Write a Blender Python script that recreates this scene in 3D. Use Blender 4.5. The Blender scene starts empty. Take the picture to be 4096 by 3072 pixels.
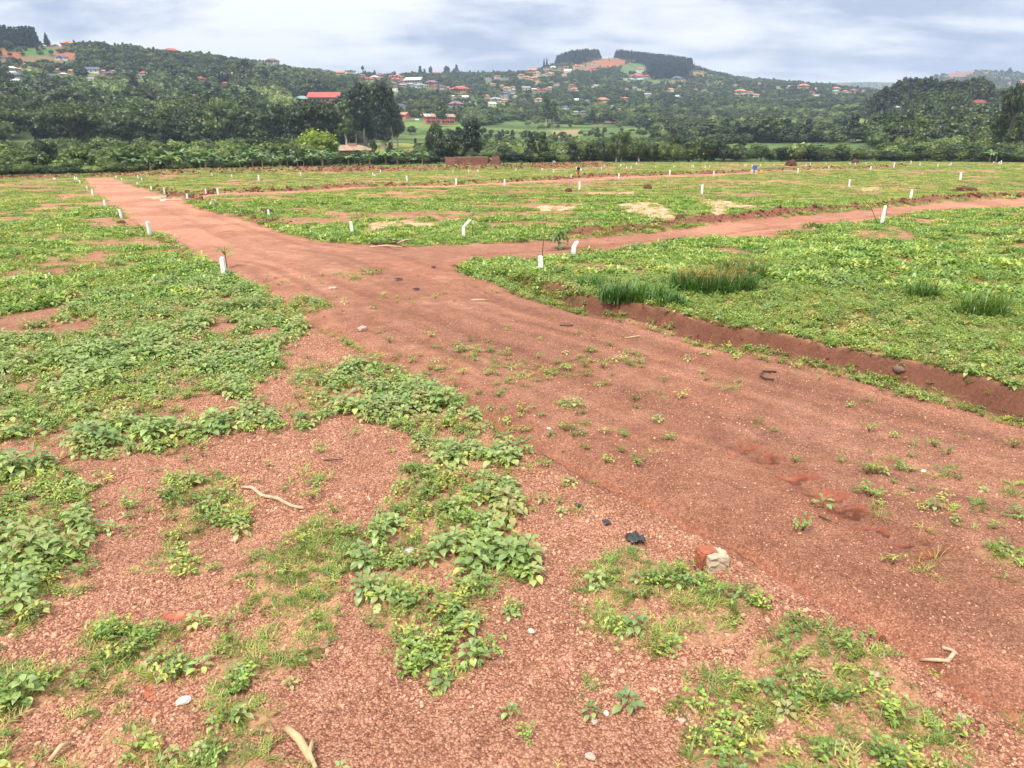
import bpy, math, random
import numpy as np
from mathutils import Vector, Matrix
from math import radians as R, sin, cos, pi

SC = bpy.context.scene
COL = SC.collection

# ------------------------------------------------------------------ camera
CAM = np.array([0.0, 0.0, 5.0]); PITCH = R(19.13); F = 2840.0; W = 4096.0
cd = bpy.data.cameras.new('camera'); cam = bpy.data.objects.new('camera', cd); COL.objects.link(cam)
cam.location = CAM; cam.rotation_euler = (R(90) - PITCH, 0, 0)
cd.sensor_width = 36; cd.lens = 36 * F / W; cd.clip_start = 0.1; cd.clip_end = 30000
SC.camera = cam
# ------------------------------------------------------------------ light
SC.view_settings.view_transform = 'Standard'; SC.view_settings.look = 'None'
SC.view_settings.exposure = 1.5; SC.view_settings.gamma = 1
SC.cycles.volume_bounces = 0; SC.cycles.max_bounces = 5; SC.cycles.diffuse_bounces = 3
SC.cycles.glossy_bounces = 2; SC.cycles.transmission_bounces = 2; SC.cycles.use_denoising = True
SUN_EL, SUN_AZ = 58, 215       # azimuth clockwise from +Y
wd = bpy.data.worlds.new('World'); SC.world = wd; wd.use_nodes = True
wt = wd.node_tree; wt.nodes.clear()


class NT:
    """small node helper"""
    def __init__(s, t): s.t = t
    def n(s, ty, ins=None, **kw):
        nd = s.t.nodes.new(ty)
        for k, v in kw.items(): setattr(nd, k, v)
        for k, v in (ins or {}).items():
            if isinstance(v, bpy.types.NodeSocket): s.t.links.new(v, nd.inputs[k])
            else: nd.inputs[k].default_value = v
        return nd
    def math(s, op, a, b=0.0, c=0.0, clamp=False):
        return s.n('ShaderNodeMath', {0: a, 1: b, 2: c}, operation=op, use_clamp=clamp).outputs[0]
    def mix(s, f, a, b, bt='MIX'):
        nd = s.n('ShaderNodeMix', {0: f, 6: a, 7: b}, data_type='RGBA', blend_type=bt)
        return nd.outputs[2]
    def noise(s, vec, scale, detail=3, rough=.55, out=0, dist=0.0):
        ins = {'Scale': scale, 'Detail': detail, 'Roughness': rough, 'Distortion': dist}
        if vec is not None: ins['Vector'] = vec
        return s.n('ShaderNodeTexNoise', ins).outputs[out]
    def ramp(s, fac, stops):
        nd = s.n('ShaderNodeValToRGB', {0: fac}); cr = nd.color_ramp
        while len(cr.elements) < len(stops): cr.elements.new(.5)
        for e, (p, c) in zip(cr.elements, stops): e.position = p; e.color = (*c, 1) if len(c) == 3 else c
        return nd.outputs[0]


def c4(c): return (c[0], c[1], c[2], 1.0)


w = NT(wt)
sky = w.n('ShaderNodeTexSky', sky_type='NISHITA'); sky.sun_disc = False
sky.sun_elevation = R(SUN_EL); sky.sun_rotation = R(SUN_AZ); sky.air_density = 1.2; sky.dust_density = 2.0
gen = w.n('ShaderNodeTexCoord').outputs['Generated']
sep = w.n('ShaderNodeSeparateXYZ', {0: gen})
zz = w.math('ADD', w.math('MAXIMUM', sep.outputs[2], 0.0), 0.20)
ux = w.math('DIVIDE', sep.outputs[0], zz); uy = w.math('DIVIDE', sep.outputs[1], zz)
uv = w.n('ShaderNodeCombineXYZ', {0: ux, 1: uy, 2: 0.0}).outputs[0]
mp = w.n('ShaderNodeMapping', {0: uv, 1: (0.7, 0.3, 0), 3: (0.55, .8, 1)}).outputs[0]
n1 = w.noise(mp, 2.3, 8, .60, dist=.15)
n2 = w.noise(mp, 0.62, 3, .5)
cl = w.math('ADD', w.math('MULTIPLY', n1, .62), w.math('MULTIPLY', n2, .45))
cloud = w.ramp(cl, [(.435, (.17, .20, .27)), (.475, (.26, .28, .335)), (.515, (.37, .378, .395)), (.57, (.47, .47, .468))])
zen = w.math('MULTIPLY_ADD', w.math('SMOOTH_MIN', w.math('MAXIMUM', w.math('SUBTRACT', sep.outputs[2], .22), 0.0), .6, .2), 2.3, 1.0)
cloud = w.mix(w.math('MULTIPLY', w.math('MAXIMUM', w.math('SUBTRACT', sep.outputs[2], .2), 0.0), 1.6, clamp=True), cloud, (.27, .262, .258, 1))
cloud = w.n('ShaderNodeVectorMath', {0: cloud, 3: zen}, operation='SCALE').outputs[0]
b1 = w.n('ShaderNodeBackground', {0: sky.outputs[0], 1: 0.06}); b2 = w.n('ShaderNodeBackground', {0: cloud, 1: 1.0})
ms = w.n('ShaderNodeMixShader', {0: 0.9, 1: b1.outputs[0], 2: b2.outputs[0]})
w.n('ShaderNodeOutputWorld', {0: ms.outputs[0]})
sl = bpy.data.lights.new('sun', 'SUN'); sl.energy = 1.5; sl.angle = R(11); sl.color = (1, .95, .87)
so = bpy.data.objects.new('sun', sl); COL.objects.link(so)
a_, e_ = R(SUN_AZ), R(SUN_EL)
so.rotation_euler = Vector((sin(a_) * cos(e_), cos(a_) * cos(e_), sin(e_))).to_track_quat('Z', 'Y').to_euler()
so.location = (0, 0, 300)

# ------------------------------------------------------------------ helpers
rng = np.random.default_rng(7); random.seed(7)


def tag(o, label=None, cat=None, group=None, kind=None):
    if label: o['label'] = label
    if cat: o['category'] = cat
    if group: o['group'] = group
    if kind: o['kind'] = kind
    return o


def link(o, parent=None, col=None):
    (col or COL).objects.link(o)
    if parent: o.parent = parent
    return o


def empty(name, loc, rz=0, scl=(1, 1, 1)):
    o = bpy.data.objects.new(name, None); COL.objects.link(o)
    o.location = loc; o.rotation_euler = (0, 0, rz); o.scale = scl; o.empty_display_size = .2
    return o


def copy_tree(o, parent=None):
    c = o.copy(); COL.objects.link(c); c.parent = parent
    for ch in o.children: copy_tree(ch, c)
    return c


class MB:
    """collects polygons for one mesh"""
    def __init__(s): s.v = []; s.f = []; s.n = 0; s.mi = []
    def add(s, vs, fs, mi=0):
        b = s.n; s.v.extend([tuple(v) for v in vs]); s.n += len(vs)
        s.f.extend([tuple(b + i for i in f) for f in fs]); s.mi.extend([mi] * len(fs))
    def box(s, c, d, rz=0, taper=1.0, mi=0):
        x, y, z = d[0] / 2, d[1] / 2, d[2] / 2; vs = []
        for k, t in ((-z, 1), (z, taper)):
            for a, b in ((-x, -y), (x, -y), (x, y), (-x, y)):
                a *= t; b *= t
                vs.append((c[0] + a * cos(rz) - b * sin(rz), c[1] + a * sin(rz) + b * cos(rz), c[2] + k))
        s.add(vs, [(3, 2, 1, 0), (4, 5, 6, 7), (0, 1, 5, 4), (1, 2, 6, 5), (2, 3, 7, 6), (3, 0, 4, 7)], mi)
    def tube(s, pts, rad, k=6, mi=0):
        pts = [Vector(p) for p in pts]; n = len(pts); vs = []
        if not hasattr(rad, '__len__'): rad = [rad] * n
        for i, p in enumerate(pts):
            d = (pts[min(i + 1, n - 1)] - pts[max(i - 1, 0)]).normalized()
            u = d.cross(Vector((0, 0, 1)))
            if u.length < .1: u = d.cross(Vector((1, 0, 0)))
            u.normalize(); v = d.cross(u)
            for j in range(k):
                a = 2 * pi * j / k; vs.append(p + (u * cos(a) + v * sin(a)) * rad[i])
        fs = [(i * k + j, i * k + (j + 1) % k, (i + 1) * k + (j + 1) % k, (i + 1) * k + j) for i in range(n - 1) for j in range(k)]
        fs += [tuple(range(k))[::-1], tuple((n - 1) * k + j for j in range(k))]
        s.add(vs, fs, mi)
    def lathe(s, prof, c=(0, 0, 0), k=12, mi=0):
        vs = [(c[0] + r * cos(2 * pi * j / k), c[1] + r * sin(2 * pi * j / k), c[2] + z) for r, z in prof for j in range(k)]
        n = len(prof)
        fs = [(i * k + j, i * k + (j + 1) % k, (i + 1) * k + (j + 1) % k, (i + 1) * k + j) for i in range(n - 1) for j in range(k)]
        fs += [tuple(range(k))[::-1], tuple((n - 1) * k + j for j in range(k))]
        s.add(vs, fs, mi)
    def leaf(s, base, yaw, el, L, Wd, droop=.5, fold=.25, mi=0):
        """ovate leaf blade, folded on the midrib, curving down"""
        b = Vector(base); d = Vector((cos(yaw) * cos(el), sin(yaw) * cos(el), sin(el)))
        sd = Vector((-sin(yaw), cos(yaw), 0)); vs = [b]; p = b.copy(); e = el
        prof = (.0, .75, 1.0, .62, 0)
        cen = [b]; 
        for i in range(4):
            dd = Vector((cos(yaw) * cos(e), sin(yaw) * cos(e), sin(e))); p = p + dd * (L / 4); cen.append(p.copy()); e -= droop / 3
        up = Vector((0, 0, 1))
        for i in (1, 2, 3):
            hw = prof[i] * Wd / 2
            vs += [cen[i] - up * (fold * hw) * .0, cen[i] + sd * hw + up * fold * hw, cen[i] - sd * hw + up * fold * hw]
        vs.append(cen[4])
        s.add(vs, [(0, 1, 2), (0, 3, 1), (1, 4, 5, 2), (3, 6, 4, 1), (4, 7, 8, 5), (6, 9, 7, 4), (7, 10, 8), (9, 10, 7)], mi)
    def blade(s, base, yaw, el, L, Wd, droop=1.2, seg=3, mi=0):
        p = Vector(base); sd = Vector((-sin(yaw), cos(yaw), 0)); e = el; vs = []
        for i in range(seg):
            hw = Wd / 2 * (1 - i / seg * .55); vs += [p + sd * hw, p - sd * hw]
            p = p + Vector((cos(yaw) * cos(e), sin(yaw) * cos(e), sin(e))) * (L / seg); e -= droop / seg
        vs.append(p)
        fs = [(2 * i, 2 * i + 1, 2 * i + 3, 2 * i + 2) for i in range(seg - 1)] + [(2 * seg - 2, 2 * seg - 1, 2 * seg)]
        s.add(vs, fs, mi)
    def mesh(s, name, mats, smooth=False):
        me = bpy.data.meshes.new(name); me.from_pydata(s.v, [], s.f)
        for m in (mats if isinstance(mats, (list, tuple)) else [mats]): me.materials.append(m)
        if any(s.mi): me.polygons.foreach_set('material_index', s.mi)
        if smooth: me.polygons.foreach_set('use_smooth', [True] * len(s.f))
        me.update(); return me
    def build(s, name, mats, parent=None, smooth=False, loc=None):
        o = bpy.data.objects.new(name, s.mesh(name, mats, smooth)); COL.objects.link(o)
        if parent: o.parent = parent
        if loc is not None: o.location = loc
        return o


def hsh(ix, iy, seed):
    h = (ix.astype(np.int64) * 374761393 + iy.astype(np.int64) * 668265263 + seed * 974711) & 0xffffffff
    h = ((h ^ (h >> 13)) * 1274126177) & 0xffffffff
    return ((h ^ (h >> 16)) & 0xffffff) / 16777215.0


def vn(x, y, seed=0):
    x = np.asarray(x, float); y = np.asarray(y, float)
    ix = np.floor(x); iy = np.floor(y); fx = x - ix; fy = y - iy
    fx = fx * fx * (3 - 2 * fx); fy = fy * fy * (3 - 2 * fy)
    a = hsh(ix, iy, seed); b = hsh(ix + 1, iy, seed); c = hsh(ix, iy + 1, seed); d = hsh(ix + 1, iy + 1, seed)
    return a + (b - a) * fx + (c - a) * fy + (a - b - c + d) * fx * fy


def fbm(x, y, sc, oc=4, seed=0, g=.5):
    t = 0; am = 1; s = 0
    for o in range(oc):
        t = t + am * vn(np.asarray(x) / sc * 2 ** o + 17.3 * o, np.asarray(y) / sc * 2 ** o - 9.1 * o, seed + o); s += am; am *= g
    return t / s


def sst(a, b, x):
    t = np.clip((np.asarray(x, float) - a) / (b - a), 0, 1); return t * t * (3 - 2 * t)


# pixel of the photograph (4096 x 3072) <-> ray
def ray(px, py):
    dx = (np.asarray(px, float) - W / 2); dy = (1536.0 - np.asarray(py, float))
    y = F * cos(PITCH) + dy * sin(PITCH); z = -F * sin(PITCH) + dy * cos(PITCH)
    return dx, y, z


def proj(x, y, z):
    z = z - CAM[2]; dep = y * cos(PITCH) - z * sin(PITCH); up = y * sin(PITCH) + z * cos(PITCH)
    dep = np.where(dep > .05, dep, .05)
    return W / 2 + F * x / dep, 1536.0 - F * up / dep


def zb(r): return -1.7 * sst(-60, 150, r) + 1.7 * sst(-60, 150, 8.0)


def G(px, py):
    dx, dy, dz = ray(px, py); h = np.hypot(dx, dy); z = np.zeros_like(np.asarray(dz, float))
    for _ in range(30):
        r = (CAM[2] - z) / np.maximum(-dz, 1e-6) * h; z = .5 * z + .5 * zb(r)
    return dx / h * r, dy / h * r


def GP(pts, k=1.0):
    a = np.array(pts, float) * k; x, y = G(a[:, 0], a[:, 1]); return np.stack([x, y], 1)


def inpoly(x, y, P):
    c = np.zeros(np.shape(x), bool); n = len(P); j = n - 1
    for i in range(n):
        xi, yi = P[i]; xj, yj = P[j]
        if yi != yj:
            c ^= ((yi > y) != (yj > y)) & (x < (xj - xi) * (y - yi) / (yj - yi) + xi)
        j = i
    return c


def pdist(x, y, P, signed=False):
    """distance to a polyline; signed: + on its left; also parameter (0..1)"""
    best = np.full(np.shape(x), 1e9); sg = np.zeros(np.shape(x)); tt = np.zeros(np.shape(x)); n = len(P) - 1
    for i in range(n):
        ax, ay = P[i]; bx, by = P[i + 1]; ex, ey = bx - ax, by - ay; L2 = ex * ex + ey * ey + 1e-12
        t = np.clip(((x - ax) * ex + (y - ay) * ey) / L2, 0, 1); qx = x - ax - t * ex; qy = y - ay - t * ey
        d = np.hypot(qx, qy); m = d < best; best = np.where(m, d, best)
        sg = np.where(m, np.sign(ex * qy - ey * qx), sg); tt = np.where(m, (i + t) / n, tt)
    return (best * sg if signed else best), tt


# ------------------------------------------------------------------ traced lines (2212-px scale of the photo)
K = 4096 / 2212.0
ROAD_L = [(178, 384), (200, 412), (228, 440), (266, 468), (330, 505), (420, 548), (490, 590), (520, 604), (560, 640), (620, 660), (690, 720), (770, 775), (850, 805), (960, 850), (1040, 915), (1125, 970), (1200, 1012), (1300, 1068), (1420, 1125), (1560, 1195), (1660, 1262), (1800, 1345), (1950, 1440), (2080, 1530), (2230, 1625), (2500, 1800)]
ROAD_R = [(245, 382), (275, 398), (330, 412), (395, 432), (430, 452), (520, 474), (640, 508), (700, 522), (790, 532), (870, 545), (980, 575), (1080, 606), (1160, 640), (1280, 672), (1400, 700), (1550, 742), (1700, 778), (1850, 812), (2000, 850), (2100, 872), (2212, 902), (2700, 1010)]
R2_UP = [(700, 522), (850, 533), (995, 529), (1098, 525), (1235, 517), (1372, 505), (1460, 496), (1629, 478), (1800, 459), (2005, 441), (2212, 429), (2700, 404)]
R2_LO = [(980, 575), (1019, 577), (1132, 566), (1183, 556), (1337, 543), (1437, 525), (1500, 520), (1577, 520), (1697, 505), (1766, 491), (1902, 478), (1971, 464), (2210, 449), (2700, 420)]
R1_UP = [(390, 428), (470, 417), (600, 413.5), (756, 404.5), (961, 401), (1098, 394), (1269, 384), (1512, 375.5), (1640, 370), (1828, 365.5), (1955, 360.5)]
R1_LO = [(1955, 362.5), (1828, 368), (1640, 373), (1512, 382), (1269, 390.5), (1098, 401), (961, 406.5), (756, 413), (600, 421), (470, 424), (395, 440)]
GUL = [(330, 512), (420, 556), (500, 598), (560, 630), (600, 655), (650, 690), (720, 730), (800, 775), (880, 812), (960, 852), (1020, 895), (1090, 940), (1180, 990), (1260, 1034), (1340, 1076), (1440, 1122), (1560, 1180), (1680, 1250), (1800, 1325), (1960, 1425), (2100, 1520), (2300, 1640)]
pRL, pRR, pR2U, pR2L, pGUL = GP(ROAD_L, K), GP(ROAD_R, K), GP(R2_UP, K), GP(R2_LO, K), GP(GUL, K)
pR1U, pR1L = GP(R1_UP, K), GP(R1_LO, K)
POLY_MAIN = np.vstack([pRL, pRR[::-1]]); POLY_R2 = np.vstack([pR2U, pR2L[::-1]]); POLY_R1 = np.vstack([pR1U, pR1L])
FARB = GP([(-300, 388), (0, 384), (150, 382), (190, 381)], K); FARB2 = GP([(230, 378), (330, 379), (500, 375), (700, 371), (900, 368), (1150, 363), (1300, 359)], K)
BANK = pRR[10:]


def roadmask(x, y):
    n = (fbm(x, y, .9, 3, 5) - .5) * .55; r = np.hypot(x, y)
    jx = x + n; jy = y + (fbm(x, y, .9, 3, 9) - .5) * .55 * (1 + r / 60)
    return inpoly(jx, jy, POLY_MAIN) | inpoly(jx, jy, POLY_R2) | inpoly(jx, jy, POLY_R1)


# ------------------------------------------------------------------ terrain beyond the site: columns of (distance, row)
COLS = {
 -1500: [(150, 695), (210, 676), (280, 620), (380, 560), (550, 450), (700, 330), (850, 230), (950, 180), (1050, 170), (1500, 330)],
 0: [(150, 694), (210, 676), (280, 630), (380, 572), (550, 470), (700, 360), (850, 255), (950, 192), (1050, 176), (1500, 330)],
 500: [(155, 690), (215, 674), (290, 628), (400, 566), (550, 472), (700, 375), (850, 270), (980, 200), (1060, 188), (1500, 330)],
 1000: [(170, 678), (230, 664), (310, 615), (420, 550), (550, 475), (700, 395), (850, 315), (1000, 262), (1080, 258), (1600, 350)],
 1400: [(180, 672), (240, 656), (320, 604), (450, 534), (600, 455), (800, 380), (1000, 328), (1200, 303), (1300, 304), (1900, 360)],
 1750: [(190, 665), (240, 652), (320, 604), (450, 548), (600, 492), (800, 425), (1000, 368), (1300, 318), (1500, 300), (2200, 350)],
 2100: [(198, 660), (250, 646), (330, 602), (450, 560), (600, 512), (800, 450), (1100, 375), (1400, 315), (1700, 290), (2500, 360)],
 2300: [(200, 658), (250, 644), (330, 602), (450, 560), (600, 515), (800, 455), (1100, 380), (1400, 305), (1700, 250), (1850, 226), (2400, 340)],
 2500: [(203, 656), (250, 642), (330, 601), (450, 562), (600, 517), (800, 460), (1100, 388), (1400, 320), (1700, 258), (1850, 226), (2400, 340)],
 2720: [(207, 653), (255, 640), (330, 600), (450, 564), (600, 520), (800, 462), (1100, 395), (1400, 338), (1700, 280), (1850, 258), (2400, 350)],
 2900: [(210, 651), (255, 639), (330, 600), (450, 566), (600, 523), (800, 465), (1100, 402), (1400, 350), (1700, 322), (1850, 316), (2500, 360)],
 3300: [(220, 646), (260, 636), (340, 600), (450, 572), (600, 538), (800, 482), (1000, 430), (1300, 380), (1700, 354), (1850, 352), (2500, 400)],
 3560: [(230, 642), (265, 632), (340, 592), (450, 545), (560, 480), (650, 440), (760, 405), (900, 400), (1400, 410), (2000, 372), (2800, 362), (3300, 372)],
 3700: [(232, 641), (268, 631), (340, 590), (450, 535), (560, 470), (650, 425), (750, 395), (880, 392), (1200, 420), (1900, 400), (2800, 306), (3300, 340)],
 3850: [(234, 640), (270, 630), (340, 590), (450, 532), (560, 465), (650, 420), (750, 392), (900, 390), (1200, 410), (1900, 380), (2800, 276), (3400, 350)],
 4096: [(236, 639), (270, 629), (340, 588), (450, 520), (560, 455), (650, 410), (800, 385), (1000, 388), (1300, 400), (2000, 370), (2800, 300), (3400, 350)],
 5600: [(236, 639), (270, 629), (340, 588), (450, 520), (560, 455), (650, 410), (800, 385), (1000, 388), (1300, 400), (2000, 370), (2800, 290), (3400, 350)],
}
RG = np.concatenate([np.arange(120, 1000, 10), np.arange(1000, 5041, 40)]).astype(float)
azc, prof, redge = [], [], []
for x_, pts in COLS.items():
    dx, dy, dz = ray(x_, 450); azc.append(math.atan2(dx, dy)); r0 = pts[0][0]; redge.append(r0)
    rr, zz_ = [100, r0], [float(zb(100)), float(zb(r0))]
    for r, yy in pts[1:]:
        dx, dy, dz = ray(x_, yy); rr.append(r); zz_.append(CAM[2] + r * dz / math.hypot(dx, dy))
    rr += [3700, 4200, 4700, 5040]; zz_ += [90, 5 + 4200 * .0605, 5 + 4700 * .063, 200]
    z = np.interp(RG, rr, zz_)
    k = np.array([.06, .24, .4, .24, .06]); zp = np.pad(z, 2, mode='edge'); z = np.convolve(zp, k, 'valid')
    prof.append(z)
azc = np.array(azc); prof = np.array(prof); redge = np.array(redge, float)
AZF = np.linspace(azc[0], azc[-1], 240); PF = np.array([np.interp(AZF, azc, prof[:, j]) for j in range(len(RG))]).T
for _ in range(3):
    q = np.pad(PF, ((2, 2), (0, 0)), mode='edge'); PF = (q[:-4] + q[1:-3] * 2 + q[2:-2] * 2 + q[3:-1] * 2 + q[4:]) / 8


def farz(x, y):
    r = np.hypot(x, y); az = np.clip(np.arctan2(x, y), AZF[0], AZF[-1])
    fi = (az - AZF[0]) / (AZF[1] - AZF[0]); i = np.clip(fi.astype(int), 0, len(AZF) - 2); fa = fi - i
    j = np.clip(np.searchsorted(RG, r) - 1, 0, len(RG) - 2); fr = np.clip((r - RG[j]) / (RG[j + 1] - RG[j]), 0, 1)
    z = (PF[i, j] * (1 - fa) + PF[i + 1, j] * fa) * (1 - fr) + (PF[i, j + 1] * (1 - fa) + PF[i + 1, j + 1] * fa) * fr
    am = np.clip((r - 260) / 1500, 0, 1)
    z = z + (fbm(x, y, 160, 4, 31) - .5) * 22 * am * np.clip(1.5 - r / 2600, 0, 1) + (fbm(x, y, 600, 3, 37) - .5) * 40 * sst(3500, 4300, r)
    return z


def edge_r(x, y): return np.interp(np.arctan2(x, y), azc, redge)


# traced patches, 4096-px scale
PALE = [[(1450, 930), (1470, 893), (1600, 885), (1720, 893), (1840, 868), (1800, 893), (1700, 908), (1640, 905), (1560, 912), (1480, 928)],
        [(2140, 832), (2180, 822), (2270, 828), (2330, 815), (2350, 825), (2290, 842), (2200, 846), (2150, 842)],
        [(2470, 822), (2560, 812), (2650, 820), (2690, 840), (2700, 880), (2640, 882), (2560, 868), (2500, 842)],
        [(2350, 775), (2560, 778), (2560, 786), (2400, 788)],
        [(2785, 800), (2880, 802), (3000, 822), (3080, 828), (2960, 836), (2890, 832), (2920, 862), (2860, 866), (2800, 820)],
        [(3440, 750), (3520, 748), (3500, 762), (3450, 762)],
        [(560, 790), (640, 782), (760, 782), (745, 800), (660, 804), (600, 800)]]
REDP = [[(2290, 800), (2380, 782), (2450, 790), (2470, 804), (2350, 808)],
        [(630, 2495), (680, 2450), (790, 2470), (760, 2500), (690, 2510)], [(550, 2760), (600, 2715), (670, 2740), (640, 2770)],
        [(530, 2850), (560, 2820), (630, 2830), (640, 2860)]]
PALE = [GP(p) for p in PALE]; REDP = [GP(p) for p in REDP]
TRK = GP([(2900, 1760), (3050, 1830), (3200, 1920), (3350, 2020), (3500, 2100), (3660, 2180), (3800, 2260), (4000, 2380)])
TRK2 = GP([(700, 800), (900, 880), (1150, 960), (1500, 1060), (1900, 1180), (2500, 1360), (3200, 1560), (4096, 1830), (4400, 1930)])
TRK3 = GP([(640, 830), (800, 900), (1000, 1000), (1300, 1110), (1700, 1260), (2300, 1500), (3000, 1780)])
RUT2 = GP([(1900, 1020), (2200, 1000), (2500, 972), (2800, 944), (3100, 910), (3400, 875), (3700, 846), (4096, 818), (4600, 780)])

# dense vegetation patches near the camera (2212 scale): (polygon, broadleaf, small weed, grass)
VP = [([(300, 575), (370, 530), (440, 560), (480, 600), (520, 600), (600, 640), (655, 700), (665, 735), (600, 760), (600, 810), (540, 860), (600, 900), (620, 950), (480, 950), (400, 985), (330, 985), (250, 1010), (150, 1000), (150, 930), (60, 960), (-60, 990), (-400, 1000), (-400, 730), (0, 722), (130, 690), (250, 620)], .95, .7, .08),
      ([(-300, 660), (0, 640), (150, 590), (300, 545), (370, 530), (330, 575), (230, 615), (120, 665), (0, 690), (-300, 720)], .7, .8, .2),
      ([(-300, 1030), (-60, 1000), (60, 990), (150, 1030), (200, 1080), (200, 1160), (185, 1280), (110, 1340), (60, 1370), (0, 1400), (-300, 1480)], .8, .8, .45),
      ([(700, 850), (760, 790), (830, 800), (930, 830), (1000, 890), (1060, 940), (1140, 985), (1120, 1010), (1040, 1020), (960, 1020), (900, 1010), (870, 960), (800, 930), (740, 900)], .9, .5, .05),
      ([(860, 1040), (960, 1020), (1090, 1035), (1110, 1080), (1130, 1180), (1160, 1260), (1130, 1290), (1130, 1370), (1060, 1400), (1050, 1460), (960, 1500), (890, 1470), (860, 1400), (800, 1370), (780, 1290), (780, 1200), (820, 1110)], .6, .9, .25),
      ([(360, 1040), (440, 1040), (540, 1080), (550, 1200), (480, 1230), (420, 1250), (370, 1240), (300, 1260), (380, 1180)], .3, .6, .7),
      ([(540, 1200), (700, 1130), (780, 1160), (740, 1300), (700, 1430), (600, 1480), (480, 1400), (560, 1300)], .05, .35, 1.5),
      ([(230, 1350), (330, 1370), (450, 1350), (560, 1430), (520, 1510), (640, 1560), (720, 1660), (800, 1800), (0, 1800), (-200, 1480), (80, 1460), (220, 1500), (200, 1420)], .4, 1.0, 1.6),
      ([(1280, 1230), (1370, 1200), (1450, 1235), (1500, 1270), (1580, 1270), (1640, 1300), (1640, 1350), (1560, 1420), (1440, 1420), (1300, 1390), (1270, 1300)], .06, .5, .9),
      ([(1650, 1360), (1740, 1370), (1860, 1420), (2000, 1540), (2120, 1640), (2300, 1800), (1500, 1800), (1480, 1500), (1600, 1470)], .06, .5, .75),
      ([(1100, 1530), (1280, 1490), (1380, 1540), (1400, 1700), (1300, 1800), (1150, 1800)], .12, .22, .2),
      ([(1880, 1210), (2000, 1190), (2080, 1210), (2212, 1180), (2400, 1180), (2400, 1280), (2180, 1270), (2060, 1260), (1960, 1240)], .03, .08, .10),
      ([(2090, 1190), (2140, 1175), (2240, 1185), (2240, 1235), (2140, 1230)], .1, .6, .9),
      ([(600, 655), (640, 640), (700, 650), (720, 665), (640, 668)], .3, .9, .4),
      ([(1100, 835), (1180, 830), (1260, 860), (1300, 890), (1200, 900), (1120, 880)], .035, .06, .03),
      ([(620, 870), (640, 800), (700, 800), (760, 850), (700, 920), (640, 950)], .35, .5, .35),
      ([(1000, 570), (1090, 560), (1160, 575), (1180, 640), (1100, 625), (1030, 600)], .5, .9, .3)]
VP = [(np.array(p, float) * K, a, b, c) for p, a, b, c in VP]
RDIR = (pRR[18] - pRR[12]); RDIR = RDIR / np.linalg.norm(RDIR)


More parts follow.
